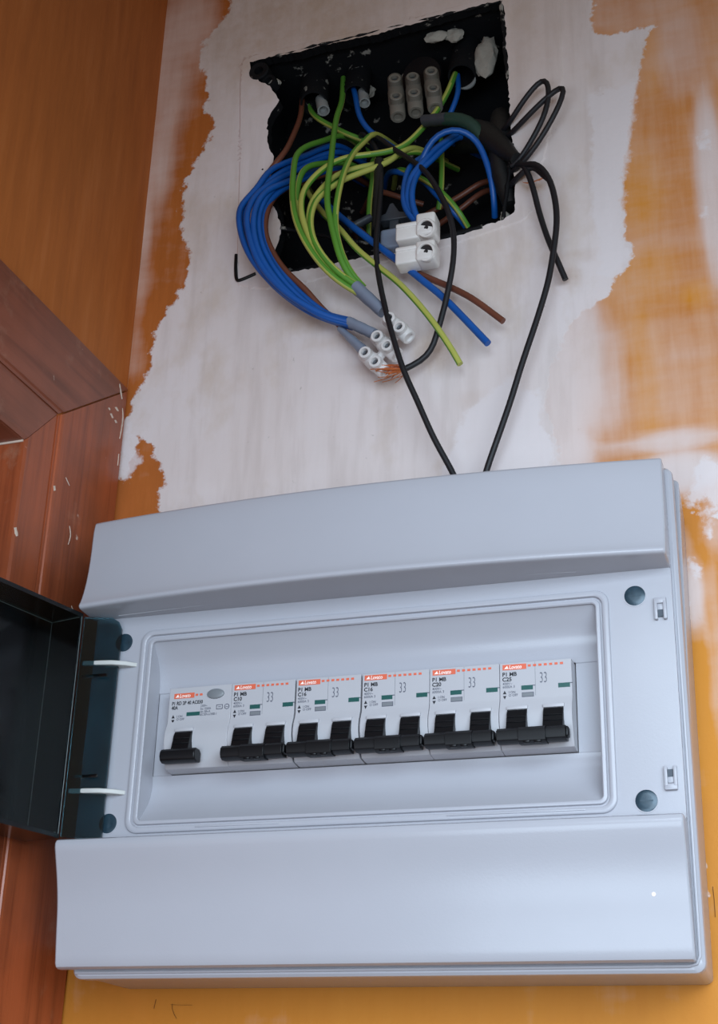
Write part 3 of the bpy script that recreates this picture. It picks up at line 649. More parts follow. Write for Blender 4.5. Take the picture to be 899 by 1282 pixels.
bm = bmesh.new(); add_lathe(bm, [(0, -4), (14, -4), (14.5, -3), (14.5, 5), (0, 5)], (106, 92, 449), (0.1, 1, 0.25), 26)
tag(link('conduit_plug', bm, M['black_plastic']), 'round black plug behind the three grey terminals in the box', 'plug')

# ================================================================== TERMINAL BLOCKS
def pole(e, a, b, out, mat, r=4.2, holes=True, square=False, name='pole'):
    """one pole of a screw terminal strip: barrel from a to b, two screw turrets facing 'out'"""
    a = Vector(a); b = Vector(b); d = (b - a); L = d.length; d.normalize()
    out = Vector(out); out = (out - d * out.dot(d)).normalized()
    bm = bmesh.new()
    add_lathe(bm, [(r * .55, 1.5), (r * .62, 0), (r * .92, 0), (r, .8), (r, L * .30), (r * 1.08, L * .36), (r * 1.08, L * .64), (r, L * .70), (r, L - .8), (r * .92, L), (r * .62, L), (r * .55, L - 1.5), (0, L - 1.5)], a, d, 16)
    tops = []
    for t in (.27, .73):
        c = a + d * (L * t); h = r * 1.75
        add_lathe(bm, [(0, .2), (r * .82, .2), (r * .82, h - .4), (r * .74, h), (r * .5, h), (r * .47, h - .6), (r * .47, h - 3.2), (0, h - 3.2)], c, out, 16)
        tops.append(c + out * (h - 3.2))
    o = link(name, bm, mat, e)
    if holes:
        for c in tops:
            bm = bmesh.new()
            add_lathe(bm, [(r * .45, -.4), (r * .45, .7), (r * .36, 1.0), (r * .12, 1.0), (r * .1, .4), (0, .4)], c, out, 12)
            link('clamp_screw', bm, M['steel'], o)
    return o
tb = empty('terminal_block', (106, 72, 400), 'grey-brown three-pole terminal block hanging inside the top of the junction box', 'terminal block')
for a, b in (((88.5, 82, 450), (94.5, 74, 402)), ((101, 82, 447), (106.8, 74, 403)), ((113.6, 82, 449), (120, 74, 403))):
    pole(tb, (Vector(a) + (Vector(b) - Vector(a)) * .12), (Vector(a) + (Vector(b) - Vector(a)) * .92), (0.25, -1, -.25), M['block_grey'], 5.2)

lb = empty('terminal_block', (98, 48, 208), 'translucent white terminal block of three poles holding the grey-sleeved wire bundles', 'terminal block')
for i, (cx, cz) in enumerate(((91.2, 206.2), (98.6, 215.6), (106.0, 226.4))):
    c = Vector((cx, 47.5 - i * .6, cz)); d = Vector((7.4, -.2, -8.4)).normalized()
    p = pole(lb, c - d * 10.5, c + d * 10.5, (.35, -1, -.5), M['block_clear'], 4.6)
bm = bmesh.new()
for (c0, c1) in (((91.2, 206.2), (98.6, 215.6)), ((98.6, 215.6), (106.0, 226.4))):
    add_tube(bm, [Vector((c0[0], 48.6, c0[1])), Vector((c1[0], 48.4, c1[1]))], 2.6, 8)
link('web', bm, M['block_clear'], lb)

wbk = empty('terminal_block', (118, 46, 262), 'opaque white two-pole terminal block at the lower edge of the junction box opening', 'terminal block')
for i, zc in enumerate((281.0, 264.2)):
    e = Vector((115.5, 42.5, zc + 3))
    bm = bmesh.new()
    # sleeve side (left) with two ribs, screw head (right)
    add_box(bm, 106.0, 120.5, 36.5, 48.0, zc + .2, zc + 12.4, 1.2)
    add_box(bm, 106.4, 119.5, 35.6, 37.5, zc + 8.6, zc + 11.2, .7)
    add_box(bm, 119.0, 131.0, 35.0, 48.5, zc - 1.6 + (2.5 if i == 0 else 1.5), zc + 16.4 - (0 if i == 0 else 3.0), 1.8, 3)
    p = link('pole', bm, M['block_white'], wbk, angle=50)
    bm = bmesh.new(); add_lathe(bm, [(5.9, 3.2), (5.9, 0), (5.5, -.6), (4.7, -.6), (4.3, 0), (4.3, 3)], (125.6, 34.8, zc + 4.4), (.12, 1, .35), 20)
    link('screw_collar', bm, M['block_white'], p)
    bm = bmesh.new(); add_lathe(bm, [(0, .3), (1.2, .2), (1.5, .9), (4.4, .9)], (125.6, 34.6, zc + 4.4), (.12, 1, .35), 18)
    link('clamp_screw', bm, M['dark_steel'], p)

gtb = empty('terminal_block', (97, 58, 298), 'grey terminal piece with a pointed top between black wire and white block', 'terminal block')
bm = bmesh.new()
add_prism_y(bm, [(88.5, 312.6), (107.0, 312.2), (107.2, 316.2), (101.5, 317.6), (97.4, 325.0), (95.2, 324.6), (92.6, 317.8), (88.3, 316.4)], 57, 65)
link('upper_jaw', bm, M['dark_sleeve'], gtb, bevel=.6)
bm = bmesh.new(); add_box(bm, 90.5, 106, 53, 62, 289, 303.5, 2.0, 3)
link('body', bm, M['grey_sleeve'], gtb)
bm = bmesh.new(); add_box(bm, 95, 101, 58, 62, 302.5, 313, .6); link('neck', bm, M['dark_sleeve'], gtb)

# ================================================================== WIRES
GB = 'blue wires of the left-hand bundle'
for i, p in enumerate(D['blue']):
    lab = 'outermost blue wire of the bundle curving left out of the box' if i == 0 else 'blue wire packed inside the bundle curving left out of the box'
    wire('blue_wire', p, 2.0, M['blue'], lab, 'wire', None if i == 0 else GB)
wire('brown_wire', D['brown_arc'], 2.0, M['brown'], 'brown wire curving along the inner side of the blue bundle', 'wire')
wire('brown_wire', D['brown_conduit'], 1.9, M['brown'], 'brown wire hanging from the upper left conduit stub', 'wire')
GY = [M['green'], M['yellow']]
glab = ['leftmost green and yellow wire, on the outside of the green bundle', None, 'green and yellow wire running from the upper right conduit into the green bundle', None, None,
        'green and yellow wire dropping straight from the middle conduit stub', 'mostly yellow wire on the right side of the green bundle']
for i, p in enumerate(D['green']):
    tw = (2.6 if i != 6 else 4.2)
    wire('green_yellow_wire', p, 1.95, GY, glab[i] or 'green and yellow striped wire inside the looping green bundle', 'wire',
         None if glab[i] else 'striped wires inside the green bundle', stripe=(0.9 + i * .9, tw, 0.02), seg=16)
wire('green_yellow_wire', D['green_hang'], 1.9, [M['yellow'], M['green']], 'pale yellow-green wire hanging loose with its cut end below the box', 'wire', stripe=(0.4, 1.9, 0.0), seg=16)
wire('blue_wire', D['blue_hang'], 2.2, M['blue'], 'straight loose blue wire pointing down right below the white block', 'wire')
wire('brown_wire', D['brown_hang'], 2.0, M['brown'], 'straight loose brown wire with cut end beside the loose blue one', 'wire')
wire('blue_wire', D['blue_loop'], 2.0, M['blue'], 'bright blue wire arching high across the right half of the box', 'wire')
for p in D['blue_block']:
    wire('blue_wire', p, 1.9, M['blue'], 'blue wire dropping into the white two-pole terminal block', 'wire', 'blue wires into the white block')
wire('blue_wire', D['blue_dark'], 2.0, M['blue'], 'blue wire next to a yellow stripe, leaning to the lower right box edge', 'wire')
wire('green_yellow_wire', D['green_dark'], 1.7, GY, 'thin yellow-green wire lying along a blue one at the lower right box edge', 'wire', stripe=(0, 4.0, 0.03), seg=14)
for i, p in enumerate(D['green_vertical']):
    wire('green_yellow_wire', p, 1.8, GY, ['upright yellow-green wire under the blue arch', 'upright yellow-green wire behind the dark sleeve'][i], 'wire', stripe=(0, 3.6, 0.0), seg=14)
wire('green_yellow_wire', D['green_conduit'], 1.9, GY, 'shaded green wire from the upper left conduit crossing the box', 'wire', stripe=(0, 1.2, 0.02), seg=14)
for i, p in enumerate(D['brown_dark']):
    wire('brown_wire', p, 1.9, M['brown'], ['upper brown wire crossing the dark back of the box', 'lower brown wire crossing the dark back of the box', 'short brown wire behind the blue wires of the white block'][i], 'wire')
wire('blue_wire', D['blue_conduit'], 1.9, M['blue'], 'dim blue wire curving down from the middle conduit stub', 'wire')
wire('blue_wire', D['blue_conduit2'], 1.8, M['blue'], 'dim blue wire dropping from the upper right conduit stub', 'wire')

wire('black_wire', D['black_v'], 1.75, M['black_wire'], 'left black wire running down from the box behind the enclosure top', 'wire')
bl = empty('black_wire', D['black_loop'][0], 'black wire looping below the white block, ending in frayed copper', 'wire')
wire('insulation', D['black_loop'], 1.8, M['black_wire'], parent=bl)
tipp = Vector(D['black_loop'][-1]); rnd = random.Random(3)
bm = bmesh.new()
for k in range(34):
    e = tipp + Vector((rnd.uniform(-21, -6), rnd.uniform(-2, 8), rnd.uniform(-4.5, 5.5)))
    m_ = (tipp + e) / 2 + Vector((rnd.uniform(-2, 2), rnd.uniform(-2, 2), rnd.uniform(-2.5, 2.5)))
    add_tube(bm, smooth_path([tipp + Vector((1.5, 0, 0)), m_, e], 3), .28, 4)
o = link('copper_strands', bm, M['copper'], bl); o['kind'] = 'stuff'
wire('black_wire', D['black_loop_top'][0], 1.7, M['black_wire'], 'black wire loop right of the box, the left and taller of two loops', 'wire')
wire('black_wire', D['black_loop_top'][1], 1.7, M['black_wire'], 'black wire loop right of the box, the outer right of two loops', 'wire')
wire('black_wire', D['black_down'], 1.85, M['black_wire'], 'long right-hand black wire running down behind the enclosure top', 'wire')
wire('black_wire', D['black_short'], 1.8, M['black_wire'], 'shorter black wire at right with a cut end in front of the plaster', 'wire')
wire('black_wire', D['black_bits'], 1.8, M['black_wire'], 'small black wire bend over the lower right edge of the box', 'wire')
# taped bundle where the black wires leave the box
tape = empty('taped_cable', (157, 70, 366), 'mass of black tape wrapped round the cables at the right box edge', 'cable')
wire('tape_wrap', [(128, 92, 392), (140, 82, 386), (152, 72, 374), (163, 64, 360), (172, 57.5, 346), (177, 54, 338.5)], [9.5, 10, 11, 11, 11, 10.5, 10.5, 10, 9, 8, 7, 6, 5, 4.2] + [4.0] * 20, M['black_tape'], parent=tape, seg=12, step=5)
wire('tape_wrap', [(160, 86, 400), (164, 76, 384), (165, 70, 366), (163, 66, 350), (166, 66, 330), (170, 66, 314)], [6, 7, 8, 9, 9.5, 9, 8.5, 8, 7, 6.5, 6, 5.5, 5] + [4.5] * 20, M['black_tape'], parent=tape, seg=12, step=6)

def sleeve(name, a, b, r0, r1, mat, label, flat=.75):
    bm = bmesh.new(); a = Vector(a); b = Vector(b); n = 8; d = (b - a)
    path = [a + d * (k / n) for k in range(n + 1)]
    rad = [r0 + (r1 - r0) * k / n + .15 * math.sin(k * 2.1) for k in range(n + 1)]
    add_tube(bm, path, rad, 14, flat=flat)
    return tag(link(name, bm, mat), label, 'sleeve')
sleeve('grey_sleeve', (79.6, 43.5, 257.6), (96.5, 45.5, 238.6), 5.4, 4.9, M['grey_sleeve'], 'thick grey sleeve round the ends of the green bundle')
sleeve('grey_sleeve', (74.6, 47.5, 236.4), (91.5, 47, 224.8), 4.4, 4.4, M['grey_sleeve'], 'grey sleeve on the ends of the blue bundle')
sleeve('grey_sleeve', (67.4, 51.8, 235.6), (85.2, 49, 214.6), 2.6, 4.5, M['grey_sleeve'], 'tapered grey sleeve below the blue bundle, on the brown wire')
sleeve('dark_sleeve', (64, 70, 320), (78.5, 72, 328), 3.6, 3.0, M['dark_sleeve'], 'short dark grey sleeve in front of the shaded upright wire')
sleeve('green_sleeve', (114.5, 66, 391), (131, 62, 386), 4.8, 4.8, M['dark_sleeve'], 'grey sleeve under the three-pole terminal block')
wire('green_sleeve', [(129, 63, 387), (140, 61, 383), (149, 62, 376), (153, 65, 366)], 4.4, M['green_sleeve'], 'dark green sleeve curving over the blue arch', 'sleeve')
sleeve('black_sleeve', (86.6, 60, 362), (88.2, 52, 304), 3.0, 2.3, M['black_tape'], 'thick black sleeve hanging upright in the middle of the box', .8)

# ================================================================== ENCLOSURE
en = empty('distribution_enclosure', (107, 60, -142), 'grey-white plastic electrical enclosure with open smoked door under the junction box', 'enclosure')

# base against the wall
def base_loop(y, t, inset=0.0):
    # t = 0 at the front rim, 1 at the wall
    top, bot = 93.2 + 1.0 * t, -141.6 - .8 * t
    xr0, xr1 = (264.4 - 3.0 * t), (260.6 - .6 * t)
    xl0, xl1 = (-46.5 + 1.0 * t), (-43.5 + 1.0 * t)
    out = []
    for x, z in rr(0, 1, 0, 1, 0.012, 4):
        zz = bot + inset + (top - bot - 2 * inset) * z
        k = (zz - bot) / (top - bot)
        xl = xl1 + (xl0 - xl1) * k + inset; xr = xr1 + (xr0 - xr1) * k - inset
        out.append((xl + (xr - xl) * x, y, zz))
    return out
bm = bmesh.new()
L = loft(bm, [base_loop(57.4, 1, 2.5), base_loop(12.5, 0, 2.5), base_loop(12.3, 0, 2.2), base_loop(12.3, 0, .4), base_loop(12.8, 0, 0), base_loop(59.2, 1, 0)])
bm.faces.new(L[0]); bm.faces.new(L[-1])
link('base', bm, M['shell'], en)

# frame flange behind the covers
def rr3(x0, x1, z0, z1, r, y, n=5, lean=0.0):
    return [(x, y - lean * (z + 142) / 236, z) for x, z in rr(x0, x1, z0, z1, r, n)]
bm = bmesh.new()
LN = 4.4   # the frame stands a little further out at the top than at the bottom
fl = [rr3(-38, 255, -136, 88, 3, 4.5, lean=LN), rr3(-40.2, 257.2, -138.6, 92, 3, 3.2, lean=LN), rr3(-41.0, 261.3, -142.2, 93.2, 4, 3.2, lean=LN),
      rr3(-41.9, 262.6, -143.4, 94.0, 4.5, 4.2, lean=LN), rr3(-42, 262.9, -143.6, 94.2, 4.5, 5.5, lean=LN), rr3(-41.8, 262.7, -143.4, 94.1, 4.5, 11.4, lean=LN), rr3(-39.5, 260.4, -141, 92, 3, 11.4, lean=LN), rr3(-38, 255, -136, 88, 3, 6.5, lean=LN)]
loft(bm, fl, True)
link('frame', bm, M['shell'], en)
# narrow raised bead just inside the flange along the bottom and right
bm = bmesh.new()
bead = [(-40, 3.0, -140.6), (240, 3.0, -140.6), (256, 2.9, -140.6), (259.2, 2.8, -139.6), (260.6, 2.7, -136.5), (260.7, 1.6, -60), (260.7, 0.6, 20), (260.6, -.2, 88)]
add_tube(bm, [Vector(p) for p in bead], .75, 8); link('bead', bm, M['shell'], en)

# front panel around the window
bm = bmesh.new()
o0 = rr3(-44.8, 259.3, -79.5, 41.0, 2, 2.5, 6); o1 = rr3(-44.8, 259.3, -79.5, 41.0, 2, -3, 6)
i1 = rr3(-14.5, 227.2, -72.6, 29.6, 5, -3, 6); i0 = rr3(-14.5, 227.2, -72.6, 29.6, 5, 2.5, 6)
loft(bm, [o0, o1, i1, i0], True)
link('front_panel', bm, M['shell'], en)
# moulded rim round the window: outer ridge, groove, inner ridge
bm = bmesh.new()
def rim(i, y, r): return rr3(-17.4 + i, 229.6 - i, -75.4 + i, 32.2 - i, max(1.2, r), y, 6)
loft(bm, [rim(0, -2.8, 7), rim(.5, -4.0, 6.6), rim(1.2, -4.4, 6.2), rim(2.6, -4.4, 5), rim(3.2, -4.0, 4.6), rim(3.6, -2.6, 4.4), rim(4.3, -2.6, 4), rim(4.7, -3.7, 3.6), rim(5.1, -3.9, 3.4), rim(6.2, -3.9, 2.6), rim(6.7, -3.4, 2.2), rim(6.8, -1.5, 2.0), rim(3.0, -1.5, 4.0)], True)
link('window_rim', bm, M['shell'], en)

# recess behind the window
def curve2(pts, n=6):
    p = smooth_path([(0, y, z) for y, z in pts], 1.2)
    return [(v.y, v.z) for v in p]
top = curve2([(-2.6, 25.8), (-.6, 24.0), (2.1, 20.8), (6.2, 15.2), (8.5, 9.2), (9.3, 3.6), (9.4, 0.9)])
bot = curve2([(9.6, -43.4), (10.2, -46), (10.4, -49.5), (8.1, -56.4), (3.8, -62.5), (-.6, -67.0), (-2.6, -68.8)])
XL, XR = -10.6, 223.0
bm = bmesh.new()
for pr_ in (top, bot):
    a = [bm.verts.new((XL, y, z)) for y, z in pr_]; b = [bm.verts.new((XR, y, z)) for y, z in pr_]
    for i in range(len(pr_) - 1): bm.faces.new((a[i], a[i + 1], b[i + 1], b[i]))
link('recess_curve', bm, M['shell'], en, angle=50)
for x0, x1 in ((XL, -.1), (210.3, XR)):
    bm = bmesh.new()
    bm.faces.new([bm.verts.new(p) for p in ((x0, 9.9, .4), (x1, 9.9, .4), (x1, 10.1, -43.0), (x0, 10.1, -43.0))])
    bm.faces.new([bm.verts.new(p) for p in ((x0, 9.4, .9), (x1, 9.4, .9), (x1, 9.9, .4), (x0, 9.9, .4))])
    bm.faces.new([bm.verts.new(p) for p in ((x0, 10.1, -43.0), (x1, 10.1, -43.0), (x1, 9.6, -43.4), (x0, 9.6, -43.4))])
    link('recess_floor', bm, M['shell'], en, smooth=False)
for x in (XL, XR):
    bm = bmesh.new(); bm.faces.new([bm.verts.new((x, y, z)) for y, z in top + bot]); link('recess_end', bm, M['shell'], en, smooth=False)

# upper and lower covers
def cover(name, prof, back, x0, x1, bulge):
    nx = 40; bm = bmesh.new(); rows = []
    for i in range(nx + 1):
        x = x0 + (x1 - x0) * i / nx; t = (x - (x0 + x1) / 2) / ((x1 - x0) / 2)
        b = bulge * (1 - t * t)
        rows.append([bm.verts.new((x, y - b * k, z)) for (y, z, k) in prof] + [bm.verts.new((x, y, z)) for y, z in back])
    n = len(rows[0])
    for A, B in zip(rows, rows[1:]):
        for i in range(n): bm.faces.new((A[i], A[(i + 1) % n], B[(i + 1) % n], B[i]))
    bm.faces.new(rows[0]); bm.faces.new(rows[-1][::-1])
    return link(name, bm, M['shell'], en, angle=32, bevel=.9)
up = smooth_path([(0, -12.6, 92.5), (0, -13.6, 88), (0, -13.6, 77), (0, -14.8, 62), (0, -17.2, 51), (0, -19.2, 45.6)], 3)
cover('upper_cover', [(-4, 94.2, .4), (-11.2, 94.2, 1), (-12.2, 93.7, 1)] + [(v.y, v.z, 1) for v in up] + [(-20.0, 44.4, 1), (-20.5, 43.4, 1), (-20.5, 42.6, 1), (-20.1, 41.9, 1), (-19.2, 41.4, 1), (-17.5, 41.2, 1), (-4, 40.4, .15)], [(-2.0, 40.4), (0, 42), (0, 92), (-1, 94.2)], -47.6, 259.3, 10.0)
lo = smooth_path([(0, -16.9, -83), (0, -15.2, -88), (0, -12, -96.5), (0, -8.6, -109), (0, -6.8, -122), (0, -5.2, -133)], 3)
cover('lower_cover', [(-3.4, -78.6, 0), (-14.4, -78.8, 0), (-16.2, -79.6, 0), (-17.0, -81.2, 0)] + [(v.y, v.z, 0) for v in lo] + [(-4.6, -137, 0), (-3.8, -138.6, 0), (-2, -139.4, 0)], [(2.6, -139.4), (2.6, -79)], -48.0, 259.3, 0.0)
bm = bmesh.new(); add_lathe(bm, [(0, -.25), (.8, -.2), (1.0, 0)], (243.8, -8.1, -112), (0, 1, .25), 12)
link('white_speck', bm, M['white_print'], en)  # small white dot set on the lower cover
# slim drip ledge under the upper cover
bm = bmesh.new()
add_tube(bm, smooth_path([(-30, -7, 40.7), (40, -11, 41.2), (107, -12, 41.3), (175, -11, 41.2), (215, -8, 40.9)], 12), .6, 6)
link('ledge_bead', bm, M['shell'], en)

# cover screws
for x, z in ((241.9, 27.6), (242.2, -70.2), (-27.6, 26.4), (-26.9, -69.4)):
    bm = bmesh.new(); add_lathe(bm, [(5.6, 0), (5.6, -.35), (5.0, -.35), (5.0, .1)], (x, -2.9, z), (0, 1, 0), 28)
    s = link('screw_seat', bm, M['shell'], en)
    bm = bmesh.new(); add_lathe(bm, [(0, -.42), (2.5, -.40), (4.4, -.3), (5.0, -.1), (5.1, .1)], (x, -2.95, z), (0, 1, 0), 28)
    add_box(bm, x - 3.0, x + 3.0, -3.5, -3.1, z - .3, z + .3)
    link('cover_screw', bm, M['screw'], s)
# catches for the door
for z, f in ((19.0, 1), (-59.8, -1)):
    e = empty('door_catch', (253.6, -3, z)); parent_to(e, en)
    bm = bmesh.new()
    for s in (-1, 1): add_box(bm, 253.6 + s * 2.1 - .8, 253.6 + s * 2.1 + .8, -5.2, -2.8, z - 4.6, z + 4.6, .4)
    add_box(bm, 250.7, 256.5, -5.0, -2.8, z + f * 4.8 - 1.5, z + f * 4.8 + 1.5, .5)
    add_box(bm, 252.2, 255.0, -3.9, -2.8, z + f * 1.6 - 1.4, z + f * 1.6 + 3.0, .3)
    link('clip', bm, M['shell'], e)
    bm = bmesh.new(); add_box(bm, 252.4, 254.8, -4.1, -2.9, z - f * 1.4 - 1.7, z - f * 1.4 + 1.7); link('clip_slot', bm, M['slot_dark'], e)
# mould marks on the lower window rim
for x0, x1 in ((22, 66), (150, 215)):
    bm = bmesh.new(); add_box(bm, x0, x1, -4.75, -4.2, -73.5, -72.9, .15); link('mould_mark', bm, M['shell'], en)
# hinge arms
for z in (13.6, -54.0):
    bm = bmesh.new()
    add_prism_z(bm, [(-18.6, -2.9), (-23.5, -7.4), (-30, -10.6), (-37, -11.8), (-46.5, -12.2), (-46.5, -10.3), (-40, -8.6), (-36, -5.6), (-34.5, -2.9)], z - 1.3, z + 1.1)
    link('hinge_arm', bm, M['arm'], en, bevel=.4)

# smoked door, swung open towards the room
lid = empty('smoked_door', (-47, -12, -20)); parent_to(lid, en)
th = math.radians(14); dv = Vector((-math.sin(th), -math.cos(th), 0)); nv = Vector((-math.cos(th), math.sin(th), 0))
A0 = Vector((-46.5, -15.8, 0)); LID = 230.0; DEP = 22.5; Z0, Z1 = -78.5, 40.0
def lp(s, k, z): return A0 + dv * s + nv * k + Vector((0, 0, z))
def slab(name, pts, t_dir, t, parent, mat='smoked'):
    bm = bmesh.new(); a = [bm.verts.new(p) for p in pts]; b = [bm.verts.new(Vector(p) + t_dir * t) for p in pts]; n = len(pts)
    bm.faces.new(a); bm.faces.new(b[::-1])
    for i in range(n): bm.faces.new((a[i], b[i], b[(i + 1) % n], a[(i + 1) % n]))
    return link(name, bm, M[mat], parent, smooth=False)
def shell_plan(off):
    c = [(0, 0), (.3, DEP * .5), (.6, DEP), (LID * .5, DEP + 1.0), (LID - .6, DEP), (LID - .3, DEP * .5), (LID, 0)]
    return c
plan = shell_plan(0)
cen = Vector((LID / 2, 0))
bm = bmesh.new()
inner = []
for s, k in plan:
    ss = s + (0 if abs(s - LID / 2) < 1 else 2.2 if s < LID / 2 else -2.2); kk = max(0, k - 2.2) if k > 0 else 0
    inner.append((ss, kk))
ro = [[bm.verts.new(lp(s, k, z)) for s, k in plan] for z in (Z0, Z1)]
ri = [[bm.verts.new(lp(s, k, z)) for s, k in inner] for z in (Z0 + 2.2, Z1 - 2.2)]
n = len(plan)
for i in range(n - 1):
    bm.faces.new((ro[0][i], ro[0][i + 1], ro[1][i + 1], ro[1][i])); bm.faces.new((ri[0][i], ri[1][i], ri[1][i + 1], ri[0][i + 1]))
for k in (0, 1):
    bm.faces.new(ro[k]); bm.faces.new(ri[k])
# rim joining outside and inside
loopo = [ro[0][0], ro[1][0], ro[1][-1], ro[0][-1]]; loopi = [ri[0][0], ri[1][0], ri[1][-1], ri[0][-1]]
for i in range(4): bm.faces.new((loopo[i], loopo[(i + 1) % 4], loopi[(i + 1) % 4], loopi[i]))
link('door_shell', bm, M['smoked'], lid, angle=30)
slab('hinge_flange', [(-46.6, -14.6, Z0 + 1), (-27.6, -7.4, Z0 + 1), (-27.6, -7.4, 33), (-29.2, -8.0, 36.6), (-32.5, -9.4, 38.6), (-46.6, -14.6, 38.6)], Vector((-.2, 1, 0)).normalized(), 2.0, lid, 'teal')
# moulded corner beads inside the door
for pts in ([(2.6, DEP - 2.7, Z0 + 2.6), (2.6, DEP - 2.7, Z1 - 2.6)], [(2.6, DEP - 2.7, Z1 - 2.6), (LID - 3, DEP - 2.7, Z1 - 2.6)], [(2.6, DEP - 2.7, Z0 + 2.6), (LID - 3, DEP - 2.7, Z0 + 2.6)],
            [(2.4, .5, Z1 - 2.6), (2.6, DEP - 2.7, Z1 - 2.6)], [(2.4, .5, Z0 + 2.6), (2.6, DEP - 2.7, Z0 + 2.6)], [(1.0, -.1, Z0 + 2), (1.0, -.1, Z1 - 2)]):
    bm = bmesh.new(); add_tube(bm, [lp(*p) for p in pts], .22, 6); link('corner_bead', bm, M['bead'], lid)
for z in (6.0, -47.0):
    bm = bmesh.new(); add_box(bm, -45.5, -30.5, -13.2, -11.8, z - .8, z + .8, .3); link('hinge_rib', bm, M['smoked'], lid)

# ================================================================== BREAKERS
PROF = [(0, 0.1), (0, -17.5), (-.4, -19.4), (-2.2, -23.8), (-2.7, -26.5), (-2.6, -29.5), (-1.4, -33), (-.3, -38.0), (.3, -39.8), (1.8, -42.2), (8.6, -42.9), (20, -42.9), (20, 0.1)]
def lever_bar(parent, x0, x1, levers, one=False):
    lev = []
    for a in levers:
        w = 9.5
        prof = [(-1.4, -23.9), (-3.4, -24.4), (-4.6, -26.4), (-5.4, -29.6), (-6.4, -33.2), (-8.2, -36.4), (-7.0, -39.4), (-3.0, -39.4), (-1.0, -33)]
        bm = bmesh.new(); add_prism_x(bm, prof, a, a + w)
        for z0, y0 in ((-28.3, -5.1), (-31.0, -5.8)): add_box(bm, a + .2, a + w - .2, y0 - .45, y0 + .6, z0 - .25, z0 + .25)
        lev.append(link('toggle_lever', bm, M['black_plastic'], parent, bevel=.35))
        bm = bmesh.new(); add_box(bm, a - .3, a + w + .3, -3.1, -1.6, -24.0, -22.2, .3); link('toggle_hood', bm, M['breaker'], parent)
    bm = bmesh.new()
    c = (x0 + x1) / 2
    prof = [(-4.4, -34.6), (-8.6, -34.6), (-10.2, -36.0), (-10.6, -38.4), (-9.8, -40.6), (-7.4, -41.6), (-2.6, -41.0), (-2.4, -36)]
    if one:
        prof = [(y, z + .2) for y, z in prof]
        add_prism_x(bm, prof, x0, x1)
    else:
        add_prism_x(bm, prof, x0, c - 5.2); add_prism_x(bm, [(y - .9, z - (.9 if z < -39 else 0)) for y, z in prof], c - 6.5, c + 6.5); add_prism_x(bm, prof, c + 5.2, x1 - 1.2)
        add_box(bm, x1 - 1.6, x1, -9.4, -4.2, -40.0, -35.2, .6)
        for s in (-2.6, 2.6): add_box(bm, c + s - 1.7, c + s + 1.7, -10.6, -8.2, -42.4, -40.8, .3)
    link('handle_bar', bm, M['black_plastic'], parent, bevel=.6)

def logo(parent, x, w, z0, z1, y=-.1):
    bm = bmesh.new(); add_box(bm, x, x + w, y - .06, y + .1, z0, z1); lg = link('brand_plate', bm, M['orange_print'], parent, smooth=False)
    h = z1 - z0
    t = text_mesh('brand_lettering', 'Lovato', x + w * .27, z0 + h * .16, h * 1.02, M['white_print'], lg, y - .12, .86 * w / 12.4 * 1.02, .04, italic=.15)
    bm = bmesh.new(); add_prism_y(bm, [(x + w * .07, z0 + h * .22), (x + w * .25, z0 + h * .22), (x + w * .19, z0 + h * .8)], y - .14, y - .05)
    link('brand_emblem', bm, M['white_print'], lg, smooth=False)
def dashes(parent, x, z, n, pitch, w, h, dz=0.0):
    bm = bmesh.new()
    for k in range(n): add_box(bm, x + k * pitch, x + k * pitch + w, -.16, .05, z - h / 2, z + h / 2, .03)
    link('orange_dashes', bm, M['orange_print'], parent, smooth=False)

def arrows(parent, x, z):
    bm = bmesh.new()
    add_prism_y(bm, [(x, z), (x + 1.7, z), (x + .85, z + 1.7)], -.15, .05); add_prism_y(bm, [(x, z - .9), (x + .85, z - 2.6), (x + 1.7, z - .9)], -.15, .05)
    link('arrow_marks', bm, M['dark_print'], parent, smooth=False)
    text_mesh('switch_marking', 'I ON\nO OFF', x + 2.8, z + .2, 1.65, M['grey_print'], parent, -.13, .95, .02)

def body(parent, x0, x1):
    bm = bmesh.new(); add_prism_x(bm, PROF, x0, x1); return link('body', bm, M['breaker'], parent, angle=28, bevel=.25)

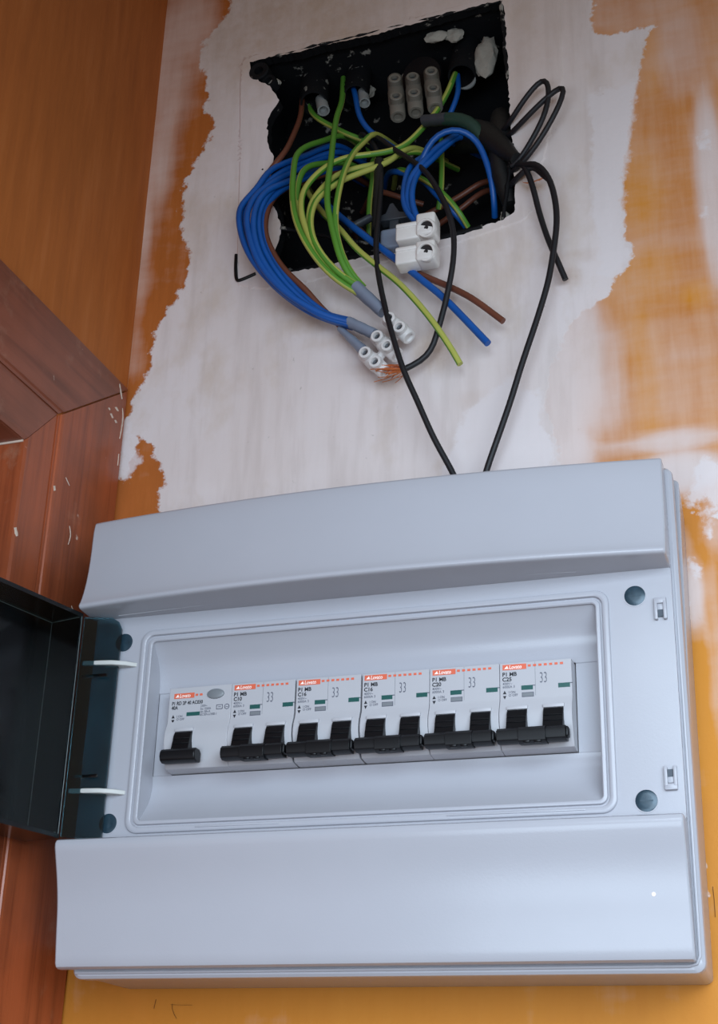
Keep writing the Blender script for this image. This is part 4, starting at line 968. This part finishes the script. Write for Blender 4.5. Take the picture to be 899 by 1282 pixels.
def mcb(x, rating, label, gl=.12, gr=.12):
    e = empty('circuit_breaker', (x + 17.5, 20, -43), label, 'circuit breaker', 'two-pole circuit breakers in the enclosure window')
    body(e, x + gl, x + 35 - gr)
    logo(e, x + 1.6, 11.6, -3.5, -.85)
    dashes(e, x + 13.9, -1.95, 7, 2.6, 1.5, 1.1)
    text_mesh('type_marking', 'P1 MB\n' + rating, x + 1.4, -6.6, 2.75, M['dark_print'], e, -.13, .98, .075)
    text_mesh('fine_marking', '400V~\n6000A 3', x + 1.5, -10.9, 1.75, M['grey_print'], e, -.13, 1.0, .01)
    arrows(e, x + 1.6, -15.4)
    text_mesh('circuit_marking', '33', x + 19.4, -10.9, 7.6, M['grey_print'], e, -.13, .52, -.07)
    for xx, zz in ((10.6, -13.9), (28.4, -13.9)):
        bm = bmesh.new(); add_box(bm, x + xx, x + xx + 5.6, -.12, .05, zz, zz + 2.2); link('indicator_window', bm, M['indicator'], e, smooth=False)
        bm = bmesh.new(); add_box(bm, x + xx + 5.6, x + xx + 6.8, -.14, .05, zz + 1.8, zz + 2.2); link('indicator_tick', bm, M['grey_print'], e, smooth=False)
    bm = bmesh.new(); add_box(bm, x + 10.8, x + 16.6, -.10, .05, -17.4, -15.1)
    g = link('approval_box', bm, M['grey_print'], e, smooth=False)
    bm = bmesh.new(); add_box(bm, x + 11.1, x + 16.3, -.16, .05, -17.1, -15.4); link('approval_field', bm, M['button'], g, smooth=False)
    # joint between the two poles
    bm = bmesh.new(); add_box(bm, x + 17.35, x + 17.5, -.06, .1, -17.0, -.2); link('pole_joint', bm, M['button'], e, smooth=False)
    lever_bar(e, x + .4, x + 34.2, (x + 4.2, x + 21.6))
    return e

def rcd(x):
    e = empty('residual_current_device', (x + 17.5, 20, -43), 'residual current device with oval grey test button, leftmost in the row', 'circuit breaker')
    body(e, x + .1, x + 34.97)
    logo(e, x + 2.9, 11.4, -5.7, -3.0)
    dashes(e, x + 14.9, -4.3, 2, 2.4, 1.5, 1.1)
    bm = bmesh.new(); add_lathe(bm, [(0, -1.2), (3.6, -1.05), (4.6, -.6), (4.9, .1)], (x + 26.2, 0, -4.5), (0, 1, 0), 28)
    for v in bm.verts: v.co.z = -4.5 + (v.co.z + 4.5) * .56
    link('test_button', bm, M['button'], e)
    text_mesh('type_marking', 'P1 RD 2P 40 AC030\n40A', x + 1.9, -9.1, 2.6, M['dark_print'], e, -.13, .80, .07)
    text_mesh('fine_marking', '230V~\nInc 1500A\nIdn 30mA\nIEC/EN 61008-1', x + 18.2, -11.0, 1.7, M['grey_print'], e, -.13, .84, .01)
    arrows(e, x + 2.3, -16.0)
    bm = bmesh.new(); add_box(bm, x + 10.6, x + 18.0, -.12, .05, -15.3, -13.3); link('indicator_window', bm, M['indicator'], e, smooth=False)
    bm = bmesh.new()
    loft(bm, [[(px, -.12, pz) for px, pz in rr(x + 27.0, x + 30.6, -12.8, -10.3, .3, 2)], [(px, -.12, pz) for px, pz in rr(x + 27.35, x + 30.25, -12.45, -10.65, .2, 2)]])
    loft(bm, [[(x + 32.9 + math.cos(a) * r, -.12, -11.6 + math.sin(a) * r) for a in [k * math.pi / 4 for k in range(8)]] for r in (1.5, 1.1)])
    add_box(bm, x + 28.0, x + 29.6, -.14, -.1, -11.7, -11.4); add_box(bm, x + 32.2, x + 33.6, -.14, -.1, -11.8, -11.5)
    link('symbol_marks', bm, M['grey_print'], e, smooth=False)
    lever_bar(e, x + 2.2, x + 21.6, (x + 6.4,), True)
    return e
rcd(0)
for k, (rat, lab, a, b) in enumerate((('C10', 'two-pole circuit breaker second from left, next to the one with the oval button', .05, .42),
                                      ('C16', 'two-pole circuit breaker third from left, dark gap on either side', .42, .42),
                                      ('C16', 'two-pole circuit breaker fourth from left, right of a dark gap', .42, .12),
                                      ('C20', 'two-pole circuit breaker second from right in the row', .1, .1),
                                      ('C25', 'two-pole circuit breaker at the right end of the row, its side showing', .1, .1))):
    mcb(35 * (k + 1), rat, lab, a, b)
